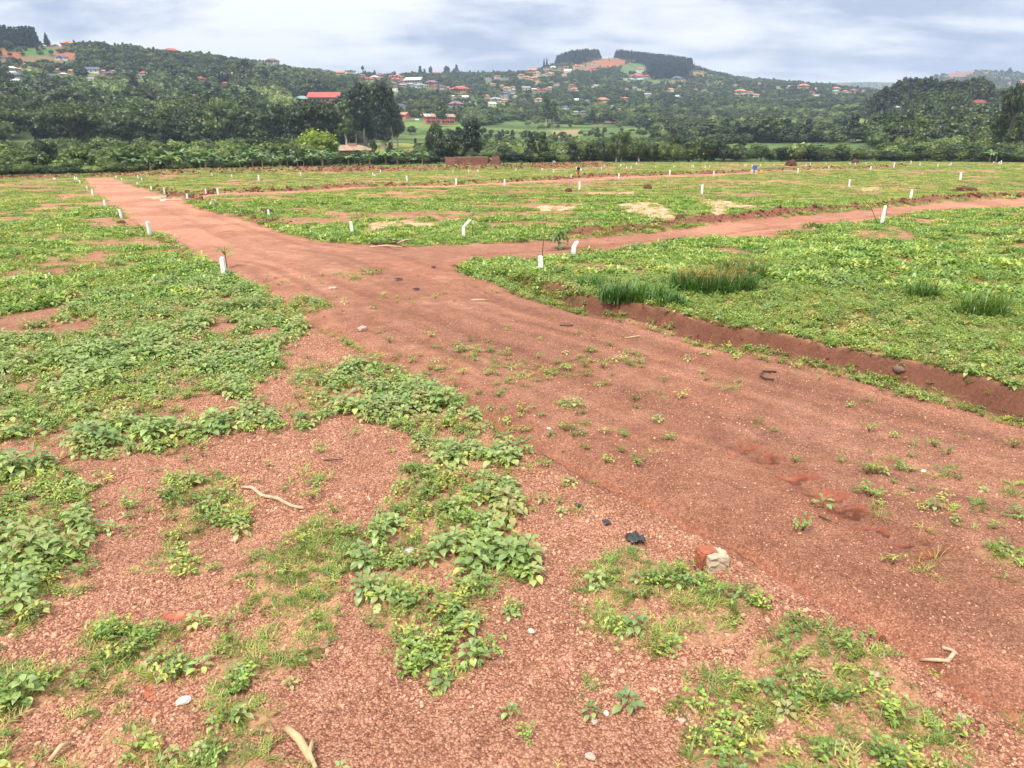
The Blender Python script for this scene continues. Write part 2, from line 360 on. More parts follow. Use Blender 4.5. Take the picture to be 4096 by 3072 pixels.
def veg(x, y, road=None):
    """(broadleaf, small weed, grass) densities 0..1 on the site"""
    px, py = proj(x, y, zb(np.hypot(x, y))); r = np.hypot(x, y)
    if road is None: road = roadmask(x, y)
    u = x * RDIR[0] + y * RDIR[1]; v = -x * RDIR[1] + y * RDIR[0]
    n1 = fbm(x, y, 3.2, 4, 3); n2 = fbm(x, y, 9, 4, 11); ns = fbm(u / 4.5, v, 1.5, 4, 23)
    nh = fbm(x / 2.6, y, 3.0, 4, 41); n0 = fbm(x, y, .8, 3, 51)
    ax, bx, gx = np.zeros_like(r), np.zeros_like(r), np.zeros_like(r)
    dR, _ = pdist(x, y, pRR, True)
    dL, _ = pdist(x, y, pRL, True)
    isR = inpoly(x, y, np.vstack([pRR[10:], [(160, -5)], [(400, 60)], pR2L[::-1]]))
    left = (~isR) & (~inpoly(x, y, POLY_MAIN)) & inpoly(x, y, np.vstack([pRL, [(20, -40)], [(-200, -40)], [(-200, 200)]]))
    mid = (~isR) & (~left)
    # right-hand verge
    d = sst(.435, .55, .5 * ns + .3 * n1 + .2 * n0 + .04)
    close = sst(30, 20, r)
    ax = np.where(isR, d * (.22 + .35 * sst(.5, .6, n2)) , ax); bx = np.where(isR, d * .95, bx); gx = np.where(isR, np.clip(d * .5 + .12, 0, 1), gx)
    # triangle between the roads and the strips beyond
    d = sst(.40, .55, .5 * nh + .25 * n2 + .25 * n0 + .06 * sst(60, 40, r))
    bx = np.where(mid, d * .75, bx); gx = np.where(mid, np.clip(.12 + d * .9, 0, 1), gx); ax = np.where(mid, d * .12 * sst(90, 50, r), ax)
    # left field
    d = sst(.41, .56, .5 * nh + .3 * n1 + .2 * n0)
    far = sst(1200, 1080, py)
    bx = np.where(left, d * .55 * far, bx); gx = np.where(left, np.clip(.05 + d * .9, 0, 1) * far, gx)
    ax = np.where(left, d * .1 * far, ax)
    nn = n0 * .5 + n1 * .5
    ax = ax * ~road; bx = bx * ~road; gx = gx * ~road
    for P, a, b, c in VP:
        jx = px + (n0 - .5) * 60 * np.clip(10 / r, .2, 1.2); jy = py + (vn(x / .5, y / .5, 77) - .5) * 50 * np.clip(10 / r, .1, 1.2)
        m = inpoly(jx, jy, P) & (~road | (py > 1900) | (py < 1250) | (px > 1900))
        q = sst(.34, .46, nn) * m
        vq = sst(.30, .62, fbm(x, y, 1.3, 3, 57)); ax = np.maximum(ax, a * q * (.25 + .75 * vq)); bx = np.maximum(bx, b * q * (1.0 - .55 * vq)); gx = np.maximum(gx, c * q)
    base = .006 + .05 * sst(.52, .65, n1)
    onroad = road & (r < 40)
    sp = np.where((r < 30), base * np.where(road, .30 + 1.2 * sst(.55, .7, n2), 1), 0)
    bx = np.maximum(bx, sp * 1.2); gx = np.maximum(gx, sp * 1.5); ax = np.maximum(ax, sp * .25)
    pv = np.zeros(np.shape(x), bool)
    for P in PALE: pv |= inpoly(x + (n0 - .5) * 1.5, y + (n1 - .5) * 4, P)
    ok = np.where(road, 0, 1)
    inside = np.zeros(np.shape(x), bool)
    for P, a, b, c in VP: inside |= inpoly(px, py, P)
    keep = np.where(road & ~inside, 1.0, 1.0) * np.where(pv, .08, 1)
    # thin line of weeds at the right-hand road edge
    e = sst(.55, .1, np.abs(dR + .15 * 0 + .25)) * sst(.4, .55, ns) * (r < 40) * (px > 2000)
    bx = np.maximum(bx * keep, e * .7); gx = np.maximum(gx * keep, e * .25); ax = ax * keep
    bk, _ = pdist(x, y, BANK, True)
    bk = bk + (fbm(x, y, 1.6, 3, 17) - .5) * .7; bf = sst(.0, .1, bk) * sst(.48, .30, bk) * (px > 2350)
    f = 1 - bf * .93
    g2 = pdist(x, y, pGUL)[0]; f = f * sst(.06, .2, g2)
    b2, t2_ = pdist(x, y, pR2U, True); f = f * (1 - .8 * (t2_ > .33) * sst(.1, .5, b2) * sst(2.6, 1.6, b2) * (px > 1700) * (r < 90))
    return ax * f, bx * f, gx * f


def height(x, y, fine=True, road=None):
    x = np.asarray(x, float); y = np.asarray(y, float)
    r = np.hypot(x, y); site = sst(0, 25, edge_r(x, y) + 5 - r); front = y > 0
    z = zb(np.minimum(r, 250))
    zf = farz(x, y); z = np.where(r > 110, z * site + zf * (1 - site), z)
    if not fine: return z
    if road is None: road = roadmask(x, y)
    near = r < 300
    rel = np.where(road, .0, .06) * 1.0 + (fbm(x, y, 2.2, 4, 61) - .5) * np.where(road, .08, .30)
    rel = rel + (fbm(x, y, .25, 3, 71) - .5) * .03 * sst(60, 20, r)
    rel += (fbm(x, y, 14, 3, 81) - .5) * .5 * sst(25, 70, r) * np.where(road, .5, 1)
    d, t = pdist(x, y, BANK, True); d = d + (fbm(x, y, 1.6, 3, 17) - .5) * .7
    rel += .36 * sst(.05, .38, d) * sst(40, 8, d) * sst(.02, .14, t) - .08 * sst(.45, .0, np.abs(d + .15))
    d, t = pdist(x, y, pGUL, True)       # left of line = weed side? sign handled below
    s_ = -d * GS + (fbm(x, y, .7, 4, 27) - .5) * .22; tw = sst(0, .06, t)
    rel += tw * (-(.27 + .16 * fbm(x, y, 2.5, 2, 19)) * sst(-.05, .03, s_) * np.clip(1 - s_ / .95, 0, 1) ** 1.4 + .07 * sst(.45, .05, np.abs(s_ + .22)) + (fbm(x, y, .14, 3, 28) - .5) * .07 * sst(.7, .2, np.abs(s_)))
    bn = pdist(x, y, BANK, True)[0]; rel += (fbm(x, y, .16, 3, 33) - .5) * .14 * sst(-.2, .1, bn) * sst(.9, .5, bn) * (r < 70)
    d, t = pdist(x, y, pR2U, True)
    clod = fbm(x, y, .55, 3, 91)
    rel += (.16 + .42 * clod) * sst(1.1, .1, np.abs(d - 1.1)) * sst(.3, .42, t)
    for P in (FARB, FARB2):
        d, t = pdist(x, y, P); rel += (.35 + .9 * clod) * sst(3.5, .5, d)
    d, t = pdist(x, y, pR1U, True); rel += .3 * sst(.9, .2, np.abs(d - .8))
    for P, wd_, dp in ((TRK, .3, .04), (TRK2, .35, .035), (TRK3, .3, .03), (RUT2, .35, .07)):
        d, t = pdist(x, y, P); rel -= dp * sst(wd_, .05, d) * (0.6 + .8 * fbm(x, y, .5, 2, 13))
    return z + rel * np.where(near, 1, 0) * site


GS = 1.0
_d = pdist(np.array([G(1700, 2000)[0]]), np.array([G(1700, 2000)[1]]), pGUL, True)[0][0]; GS = 1.0 if _d > 0 else -1.0

# ------------------------------------------------------------------ materials
def newmat(name):
    m = bpy.data.materials.new(name); m.use_nodes = True; m.node_tree.nodes.clear(); return m, NT(m.node_tree)


def finish(t, col, rough=.9, bump=None, bs=.3, bd=.02, spec=.2, extra=None):
    ins = {'Base Color': col, 'Roughness': rough, 'Specular IOR Level': spec}
    if bump is not None:
        ins['Normal'] = t.n('ShaderNodeBump', {'Strength': bs, 'Distance': bd, 'Height': bump}).outputs[0]
    ins.update(extra or {})
    p = t.n('ShaderNodeBsdfPrincipled', ins); t.n('ShaderNodeOutputMaterial', {0: p.outputs[0]}); return p


def ground_mat(name, pebbles=True):
    m, t = newmat(name)
    at = t.n('ShaderNodeAttribute', attribute_name='tint'); pos = t.n('ShaderNodeNewGeometry').outputs['Position']
    col, al = at.outputs['Color'], at.outputs['Alpha']
    n = t.noise(pos, 2.3, 6, .65); n2 = t.noise(pos, 14, 5, .7)
    mul = t.ramp(t.math('ADD', t.math('MULTIPLY', n, .5), t.math('MULTIPLY', n2, .5)), [(.3, (.62, .60, .60)), (.5, (.98, .98, .98)), (.7, (1.4, 1.42, 1.42))])
    c = t.mix(1.0, col, mul, 'MULTIPLY')
    if not pebbles:
        finish(t, c, .95, n2, .5, .1); return m
    v = t.n('ShaderNodeTexVoronoi', {'Vector': pos, 'Scale': 44.0, 'Randomness': 1.0}, feature='F1')
    v2 = t.n('ShaderNodeTexVoronoi', {'Vector': pos, 'Scale': 19.0, 'Randomness': 1.0}, feature='F1')
    pc = t.ramp(v.outputs['Color'], [(.0, (.45, .38, .36)), (.45, (.9, .9, .9)), (.8, (1.25, 1.4, 1.45)), (1.0, (1.45, 1.7, 1.75))])
    dk = t.ramp(v.outputs['Distance'], [(.2, (1.1, 1.1, 1.1)), (.62, (.68, .63, .60))])
    pc = t.mix(1.0, pc, dk, 'MULTIPLY')
    c2 = t.mix(al, c, t.mix(1.0, c, pc, 'MULTIPLY'))
    hgt = t.math('ADD', t.math('MULTIPLY', v.outputs['Distance'], -.9), t.math('MULTIPLY', v2.outputs['Distance'], -.7))
    hgt = t.math('ADD', t.math('MULTIPLY', hgt, al), t.math('MULTIPLY', n2, 1.0))
    finish(t, c2, .93, hgt, .9, .035, .15)
    return m


M = {}
M['ground'] = ground_mat('soil'); M['road'] = ground_mat('laterite'); M['hill'] = ground_mat('hillside', False)


def rand_mat(name, stops, rough=.6, sub=0.0, spec=.25, noise=None, bump=None, leafy=False):
    m, t = newmat(name)
    oi = t.n('ShaderNodeObjectInfo').outputs['Random']
    c = t.ramp(oi, stops)
    pos = t.n('ShaderNodeTexCoord').outputs['Object']
    if noise:
        n = t.noise(pos, noise, 3, .6)
        c = t.mix(1.0, c, t.ramp(n, [(.3, (.55, .55, .5)), (.5, (1, 1, 1)), (.7, (1.5, 1.45, 1.25))]), 'MULTIPLY')
    if leafy:
        ge = t.n('ShaderNodeNewGeometry').outputs['Random Per Island']
        c = t.mix(1.0, c, t.ramp(ge, [(0, (.62, .66, .6)), (.5, (1, 1, 1)), (.85, (1.25, 1.2, 1.1)), (1, (1.7, 1.45, 1.1))]), 'MULTIPLY')
        d = t.n('ShaderNodeBsdfDiffuse', {0: c}); tr = t.n('ShaderNodeBsdfTranslucent', {0: t.mix(1.0, c, (1.1, 1.25, .5, 1), 'MULTIPLY')})
        g = t.n('ShaderNodeBsdfGlossy', {0: (1, 1, 1, 1), 1: .45})
        a = t.n('ShaderNodeMixShader', {0: .28, 1: d.outputs[0], 2: tr.outputs[0]})
        b = t.n('ShaderNodeMixShader', {0: spec * .2, 1: a.outputs[0], 2: g.outputs[0]})
        t.n('ShaderNodeOutputMaterial', {0: b.outputs[0]})
        return m
    finish(t, c, rough, t.noise(pos, bump, 3) if bump else None, .6, .02, spec)
    return m


def flat(name, col, rough=.7, spec=.3, ns=None, nv=.3, bump=0, metal=0):
    m, t = newmat(name); pos = t.n('ShaderNodeTexCoord').outputs['Object']
    n = t.noise(pos, ns or 6, 5, .65)
    lo = tuple(x * (1 - nv) for x in col); hi = tuple(min(1, x * (1 + nv)) for x in col)
    c = t.ramp(n, [(.3, lo), (.5, col), (.7, hi)])
    finish(t, c, rough, n if bump else None, bump, .02, spec, {'Metallic': metal}); return m


M['weedA'] = rand_mat('amaranth_leaf', [(0, (.19, .29, .085)), (.4, (.29, .41, .125)), (.8, (.37, .47, .15)), (1, (.42, .35, .15))], leafy=True, spec=.3)
M['weedB'] = rand_mat('weed_leaf', [(0, (.13, .24, .045)), (.5, (.22, .35, .065)), (.85, (.34, .45, .09)), (1, (.46, .44, .11))], leafy=True, spec=.25)
M['grass'] = rand_mat('grass_blade', [(0, (.12, .22, .04)), (.5, (.25, .34, .07)), (.85, (.38, .44, .10)), (1, (.52, .44, .18))], leafy=True, spec=.2)
M['tallgrass'] = rand_mat('tall_grass_blade', [(0, (.055, .15, .02)), (1, (.12, .25, .03))], leafy=True, spec=.3)
M['seed'] = flat('seed_head', (.36, .22, .05), .9)
M['stem'] = flat('green_stem', (.22, .2, .07), .8)
M['twig'] = flat('bark', (.10, .06, .04), .9, ns=12, bump=.5)
M['drywood'] = flat('dry_wood', (.52, .38, .25), .85, ns=14, nv=.35, bump=.5)
M['straw'] = flat('dry_leaf', (.50, .36, .2), .9, ns=9)
m_, t_ = newmat('whitewashed_concrete'); oc_ = t_.n('ShaderNodeTexCoord').outputs['Object']; nz_ = t_.noise(oc_, 7, 5, .65)
zc_ = t_.n('ShaderNodeSeparateXYZ', {0: oc_}).outputs[2]
cc_ = t_.ramp(nz_, [(.3, (.52, .50, .47)), (.45, (.80, .80, .79)), (.7, (.88, .88, .88))])
mud_ = t_.ramp(t_.math('ADD', zc_, t_.math('MULTIPLY', nz_, .35)), [(.16, (1, 1, 1)), (.34, (0, 0, 0))])
cc_ = t_.mix(t_.math('MULTIPLY', mud_, .75), cc_, (.40, .20, .13, 1)); finish(t_, cc_, .88, nz_, .5, .02, .2); M['concrete'] = m_
M['pebble'] = rand_mat('laterite_pebble', [(0, (.20, .08, .055)), (.35, (.42, .20, .135)), (.7, (.56, .30, .20)), (.96, (.62, .36, .23)), (1, (.62, .44, .32))], .8, spec=.25, noise=30)
M['clod'] = rand_mat('soil_clod', [(0, (.09, .038, .024)), (.6, (.16, .065, .038)), (1, (.26, .12, .07))], .95, spec=.1, noise=8)
M['crown'] = [rand_mat('foliage_dark', [(0, (.016, .038, .010)), (.5, (.035, .066, .016)), (1, (.07, .105, .025))], leafy=True, spec=.2),
              rand_mat('foliage_green', [(0, (.045, .085, .018)), (.5, (.085, .135, .028)), (1, (.14, .185, .04))], leafy=True, spec=.2),
              rand_mat('foliage_bright', [(0, (.10, .17, .025)), (1, (.13, .2, .028))], leafy=True, spec=.2),
              rand_mat('foliage_pine', [(0, (.012, .032, .02)), (1, (.022, .052, .028))], leafy=True, spec=.1),
              rand_mat('foliage_olive', [(0, (.045, .07, .022)), (1, (.09, .12, .03))], leafy=True, spec=.2),
              rand_mat('foliage_mango', [(0, (.20, .27, .02)), (1, (.21, .28, .02))], leafy=True, spec=.2),
              rand_mat('foliage_shrub', [(0, (.10, .16, .04)), (.6, (.18, .26, .065)), (1, (.28, .34, .12))], leafy=True, spec=.2)]
M['banana'] = rand_mat('banana_leaf', [(0, (.07, .17, .035)), (.6, (.13, .27, .05)), (1, (.22, .36, .07))], leafy=True, spec=.5)
M['trunk'] = flat('tree_bark', (.11, .085, .06), .9, ns=3)
M['paletrunk'] = flat('pale_bark', (.42, .38, .32), .9, ns=3)

# ------------------------------------------------------------------ ground, road and hills
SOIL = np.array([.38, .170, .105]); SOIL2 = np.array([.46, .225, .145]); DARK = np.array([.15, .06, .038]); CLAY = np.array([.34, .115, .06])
PALEC = np.array([.66, .44, .27]); TURF = np.array([.20, .235, .085])


def mixc(a, b, f): f = np.clip(f, 0, 1)[..., None]; return a * (1 - f) + b * f


def site_tint(x, y, road):
    r = np.hypot(x, y); a, b, g = veg(x, y, road); n0 = fbm(x, y, .7, 4, 101); n1 = fbm(x, y, 4, 4, 111); n2 = fbm(x / 3, y, 5, 3, 121)
    c = mixc(np.broadcast_to(SOIL, x.shape + (3,)), SOIL2, sst(.35, .65, .5 * n0 + .5 * n1))
    c = mixc(c, SOIL2 * np.array([1.12, 1.12, 1.1]), road * sst(25, 60, r) * sst(.4, .6, n1) * .8)
    c = mixc(c, DARK, sst(.56, .68, .6 * n2 + .4 * n0) * np.where(road, .15, .7) * sst(30, 70, r))
    c = mixc(c, CLAY * np.array([.9, 1.3, 1.7]), sst(.5, .62, fbm(x, y, 7, 3, 131)) * .35)
    c = mixc(c, SOIL2 * 1.2, np.where(road, 0, .75) * sst(30, 16, r) * (.5 + n0))
    peb = np.where(road, .75, 1.0) * sst(70, 12, r)
    for P in PALE:
        m = inpoly(x + (n0 - .5) * 1.2, y + (n1 - .5) * 4, P); c = mixc(c, PALEC, m * sst(.3, .5, n0 + .12) * .9)
    for P in REDP:
        m = inpoly(x + (fbm(x, y, .3, 3, 7) - .5) * .5, y + (fbm(x, y, .3, 3, 8) - .5) * .7, P); c = mixc(c, np.array([.42, .105, .05]), m * sst(.30, .5, fbm(x, y, .16, 3, 9)) * .85); peb = np.where(m, .1, peb)
    d, _ = pdist(x, y, pGUL, True); sq = -d * GS; f = sst(-.08, .02, sq) * sst(.55, .15, sq) * sst(.2, .45, n0 + .1); c = mixc(c, CLAY * .95, f * .95); c = mixc(c, DARK, sst(-.1, -.02, sq) * sst(.14, .05, sq) * .75); c = mixc(c, DARK * 2, sst(1.6, .6, np.abs(sq - .4)) * .18); peb = peb * (1 - .4 * f)  # red clay on the gully floor; thin dark line at its lip paints the overhang's shadow
    d, _ = pdist(x, y, TRK, True); jn = (fbm(x, y, .22, 3, 141) - .5); LT = float(np.linalg.norm(np.diff(TRK, axis=0), axis=1).sum()); ph = (_ * LT / .52 + jn * 1.1) % 1.0; k1 = sst(.24, .12, np.abs(ph - .5)) * sst(.42, .25, np.abs(d) + jn * .5) * sst(.02, .08, _) * sst(.9, .8, _) * (fbm(x, y, 1.1, 2, 143) > .42)
    c = mixc(c, np.array([.30, .075, .04]), k1 * .9); c = mixc(c, DARK * .45, sst(.16, .05, np.abs(ph - .62)) * sst(.3, .1, np.abs(d)) * (k1 > .2) * .85); peb = peb * (1 - .9 * k1); c = mixc(c, DARK * 1.4, sst(.7, .2, np.abs(d)) * .25)
    dr_, _ = pdist(x, y, pRR, True); st = fbm(dr_ / .42 + 40, (x * RDIR[0] + y * RDIR[1]) / 14, 1.0, 3, 151); c = c * (1 + (st - .5) * .75 * road * sst(0, 1, -dr_) * sst(70, 20, r))[..., None]
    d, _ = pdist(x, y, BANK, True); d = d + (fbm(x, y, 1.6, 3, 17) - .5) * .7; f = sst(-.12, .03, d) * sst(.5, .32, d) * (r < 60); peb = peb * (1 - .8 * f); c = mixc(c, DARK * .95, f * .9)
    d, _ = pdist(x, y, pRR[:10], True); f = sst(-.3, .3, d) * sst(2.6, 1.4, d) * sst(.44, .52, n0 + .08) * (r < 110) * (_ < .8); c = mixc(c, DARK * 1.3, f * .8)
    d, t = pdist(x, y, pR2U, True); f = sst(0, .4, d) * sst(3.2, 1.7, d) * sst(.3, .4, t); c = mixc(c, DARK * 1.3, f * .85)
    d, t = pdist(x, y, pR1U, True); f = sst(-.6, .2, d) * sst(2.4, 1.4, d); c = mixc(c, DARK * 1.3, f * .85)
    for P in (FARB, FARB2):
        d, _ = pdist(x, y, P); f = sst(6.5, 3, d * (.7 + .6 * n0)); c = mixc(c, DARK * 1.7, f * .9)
    for P, f_ in ((TRK2, .35), (TRK3, .35), (RUT2, .6)):
        d, _ = pdist(x, y, P); c = mixc(c, DARK * 1.8, sst(.45, .1, d) * f_ * sst(.35, .6, n0 + .1))
    gr = np.clip(np.maximum(np.maximum(b, g), a) - .06, 0, 1)
    tf = mixc(np.broadcast_to(TURF, x.shape + (3,)), np.array([.25, .30, .075]), sst(.4, .6, n1))
    nearf = sst(14, 60, r); c = mixc(c, tf, gr * (.25 + .5 * nearf))
    c = mixc(c, np.array([.06, .10, .03]), sst(-2, 6, r - edge_r(x, y)))
    return c, peb * (1 - .8 * gr)


FIELDS = [  # open ground on the slopes: photo polygon, albedo, distance range
    ([(1880, 520), (2060, 480), (2300, 500), (2560, 505), (2640, 560), (2560, 600), (2300, 612), (1900, 590), (1500, 600), (1380, 590), (1480, 560), (1700, 540)], (.135, .205, .05), (240, 760)),
    ([(1370, 595), (1500, 570), (1700, 575), (1760, 600), (1500, 620), (1380, 615)], (.28, .30, .07), (200, 600)),
    ([(1590, 500), (1700, 480), (1730, 505), (1860, 500), (1850, 530), (1640, 530)], (.16, .28, .05), (200, 900)),
    ([(2190, 520), (2320, 520), (2340, 540), (2230, 550)], (.36, .27, .12), (200, 900)),
    ([(2200, 556), (2420, 560), (2400, 568), (2200, 566)], (.08, .05, .035), (200, 900)),
    ([(1980, 412), (2080, 415), (2060, 440), (1985, 435), (1925, 425)], (.22, .28, .07), (500, 1300)),
    ([(1870, 405), (1950, 400), (1950, 430), (1880, 440)], (.22, .28, .07), (500, 1300)),
    ([(2085, 420), (2150, 422), (2145, 436), (2090, 434)], (.14, .07, .05), (500, 1300)),
    ([(1690, 290), (1790, 283), (1800, 302), (1700, 306)], (.17, .26, .08), (900, 2400)),
    ([(2370, 245), (2420, 232), (2500, 238), (2505, 262), (2470, 275), (2420, 280), (2370, 272), (2330, 262)], (.42, .14, .07), (1200, 2400)),
    ([(2300, 262), (2380, 250), (2380, 290), (2300, 285)], (.30, .16, .09), (1200, 2400)),
    ([(2480, 262), (2560, 250), (2600, 275), (2570, 300), (2480, 300)], (.12, .2, .07), (1200, 2400)),
    ([(2740, 283), (2800, 285), (2850, 300), (2800, 312), (2740, 305)], (.30, .19, .09), (1200, 2400)),
    ([(2560, 330), (2720, 312), (2760, 330), (2640, 345)], (.13, .2, .07), (900, 2400)),
    ([(3240, 545), (3300, 520), (3420, 480), (3560, 455), (3660, 460), (3670, 490), (3600, 520), (3480, 560), (3320, 560)], (.20, .27, .07), (280, 900)),
    ([(3330, 505), (3420, 500), (3440, 515), (3340, 518)], (.33, .2, .08), (280, 900)),
    ([(3480, 492), (3560, 488), (3560, 505), (3470, 508)], (.13, .06, .045), (280, 900)),
    ([(3690, 490), (3740, 485), (3770, 505), (3750, 530), (3700, 520)], (.19, .32, .05), (280, 900)),
    ([(3760, 490), (3900, 470), (3900, 505), (3800, 525)], (.24, .12, .08), (280, 900)),
    ([(0, 198), (60, 205), (110, 240), (60, 245), (0, 250)], (.42, .11, .05), (600, 1200)),
    ([(50, 182), (200, 172), (230, 210), (180, 228), (110, 235), (70, 210)], (.10, .2, .05), (600, 1200)),
    ([(145, 160), (200, 168), (270, 185), (262, 205), (200, 190), (148, 182)], (.38, .13, .065), (600, 1300)),
    ([(215, 205), (305, 218), (300, 240), (260, 236), (210, 225)], (.40, .12, .06), (600, 1300)),
    ([(0, 228), (230, 225), (290, 240), (230, 258), (100, 250), (0, 262)], (.27, .15, .09), (600, 1200)),
    ([(575, 222), (625, 215), (620, 232), (580, 232)], (.30, .18, .1), (600, 1200)),
    ([(630, 195), (700, 190), (720, 210), (640, 214)], (.17, .2, .07), (600, 1200)),
    ([(300, 640), (330, 620), (540, 625), (540, 648), (420, 660), (300, 655)], (.22, .28, .08), (150, 420)),
    ([(40, 520), (200, 470), (320, 530), (300, 560), (60, 570)], (.14, .22, .07), (200, 620)),
    ([(0, 560), (120, 550), (200, 600), (60, 640), (0, 640)], (.16, .22, .08), (150, 420)),
    ([(3790, 278), (3860, 272), (3905, 278), (3890, 300), (3800, 315), (3780, 300)], (.40, .17, .12), (1500, 3800)),
    ([(2620, 600), (3100, 560), (3600, 600), (3700, 625), (3100, 640), (2700, 630)], (.10, .16, .045), (230, 420)),
]
FIELDS = [(np.array(p, float), np.array(c), rg) for p, c, rg in FIELDS]


def field_at(x, y, z):
    """index of the open field at a place, -1 in the woods"""
    px, py = proj(x, y, z); r = np.hypot(x, y); idx = -np.ones(x.shape, int)
    j = (vn(x / 9, y / 9, 5) - .5) * 14; k = (vn(x / 9, y / 9, 6) - .5) * 8
    for i, (P, c, (a, b)) in enumerate(FIELDS): idx = np.where(inpoly(px + j, py + k, P) & (r > a) & (r < b), i, idx)
    return idx


def hill_tint(x, y, z):
    r = np.hypot(x, y); n = fbm(x, y, 60, 4, 201); n2 = fbm(x, y, 18, 3, 211)
    c = mixc(np.broadcast_to(np.array([.055, .10, .03]), x.shape + (3,)), np.array([.13, .175, .055]), sst(.45, .62, .5 * n + .5 * n2))
    c = mixc(c, np.array([.27, .13, .07]), sst(.66, .72, n2) * .8)
    idx = field_at(x, y, z)
    for i, (P, col, rg) in enumerate(FIELDS):
        m = idx == i; c = mixc(c, col, m * (.75 + .5 * (n2 - .5)))
    c = mixc(c, c * .55, (idx == 0) * sst(.55, .62, vn(x / 60 + 3, y / 11, 221)))
    c = mixc(c, c * np.array([.5, .55, .6]), (idx == 0) * (np.abs((y / 17) % 1 - .5) < .05))
    return c, np.zeros_like(r)


def grid_mesh(az, rs, zfun, split=None):
    A, Q = np.meshgrid(az, rs, indexing='ij'); x = Q * np.sin(A); y = Q * np.cos(A)
    na, nr = A.shape; xf, yf = x.ravel(), y.ravel()
    i = np.arange(na - 1)[:, None] * nr + np.arange(nr - 1)[None, :]
    q = np.stack([i, i + 1, i + nr + 1, i + nr], -1).reshape(-1, 4)
    return xf, yf, q


def mesh_np(name, co, quads, mat, tint=None, alpha=None):
    used = np.unique(quads); remap = np.full(len(co), -1); remap[used] = np.arange(len(used)); quads = remap[quads]; co = co[used]
    me = bpy.data.meshes.new(name); me.vertices.add(len(co)); me.vertices.foreach_set('co', co.astype(np.float32).ravel())
    me.loops.add(quads.size); me.polygons.add(len(quads)); me.loops.foreach_set('vertex_index', quads.ravel().astype(np.int32))
    me.polygons.foreach_set('loop_start', np.arange(len(quads), dtype=np.int32) * quads.shape[1])
    me.polygons.foreach_set('use_smooth', np.ones(len(quads), bool))
    me.update(calc_edges=True)
    if tint is not None:
        at = me.color_attributes.new('tint', 'FLOAT_COLOR', 'POINT')
        at.data.foreach_set('color', np.concatenate([tint[used], alpha[used][:, None]], 1).astype(np.float32).ravel())
    me.materials.append(mat); me.validate()
    o = bpy.data.objects.new(name, me); COL.objects.link(o); return o


fine = np.linspace(R(-47), R(47), 760); co_ = np.linspace(R(47), R(313), 60)[1:-1]
az_g = np.concatenate([fine, co_, [R(313)]])
rs_g = np.concatenate([[0.3, 1.2, 2.2], np.exp(np.arange(math.log(3.2), math.log(264), .0047))])
gx, gy, gq = grid_mesh(az_g, rs_g, None)
groad = roadmask(gx, gy); gz = height(gx, gy, True, groad)
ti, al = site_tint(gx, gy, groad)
# close the disc under the camera
fr = groad[gq].mean(1) >= .5
co3 = np.stack([gx, gy, gz], 1)
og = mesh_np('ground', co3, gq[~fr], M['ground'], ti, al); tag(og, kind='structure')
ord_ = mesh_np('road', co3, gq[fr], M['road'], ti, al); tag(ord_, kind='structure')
az_h = np.concatenate([np.linspace(R(-52), R(52), 620), np.linspace(R(52), R(308), 70)[1:]])
rs_h = np.concatenate([[rs_g[-1]], np.exp(np.arange(math.log(268), math.log(4980), .011))])
hx, hy, hq = grid_mesh(az_h, rs_h, None); hz = height(hx, hy, False)
hz = np.where(np.hypot(hx, hy) < 265, hz - .3, hz)
ti, al = hill_tint(hx, hy, hz)
tag(mesh_np('hills', np.stack([hx, hy, hz], 1), hq, M['hill'], ti, al), kind='structure')


def H(x, y): return height(np.array([x], float), np.array([y], float))[0]


def at_site(px, py):
    """point of the site seen at a photo pixel"""
    x, y = G(px, py); x, y = float(x), float(y); dx, dy, dz = ray(px, py)
    for _ in range(5):
        z = float(H(x, y)); t = (z - CAM[2]) / dz; x, y = .4 * x + .6 * float(dx * t), .4 * y + .6 * float(dy * t)
    return Vector((x, y, float(H(x, y))))


RT = np.exp(np.linspace(math.log(120), math.log(4900), 1600))


def at_hill(px, py, rmin=150):
    dx, dy, dz = ray(px, py); h = math.hypot(dx, dy); r = RT[RT > rmin]
    x = r * dx / h; y = r * dy / h; zr = CAM[2] + r * dz / h; zt = height(x, y, False)
    i = np.nonzero(zr < zt)[0]
    if len(i) == 0:
        i = np.argmin(zr - zt)
    else: i = i[0]
    return Vector((x[i], y[i], zt[i]))


def mpp(p):
    """metres covered by one photo pixel at p"""
    dep = p[1] * cos(PITCH) - (p[2] - CAM[2]) * sin(PITCH); return dep / F


def hfor(p, ytop):
    """height of an upright thing at p whose top shows at row ytop"""
    y0 = float(proj(p[0], p[1], p[2])[1]); y1 = float(proj(p[0], p[1], p[2] + 1)[1]); return (y0 - ytop) / (y0 - y1)


# ------------------------------------------------------------------ scatter: one object of stuff, copies by geometry nodes
def protos(name, meshes):
    c = bpy.data.collections.new(name)
    for i, me in enumerate(meshes):
        o = bpy.data.objects.new('%s_%02d' % (name, i), me); c.objects.link(o)
    return c


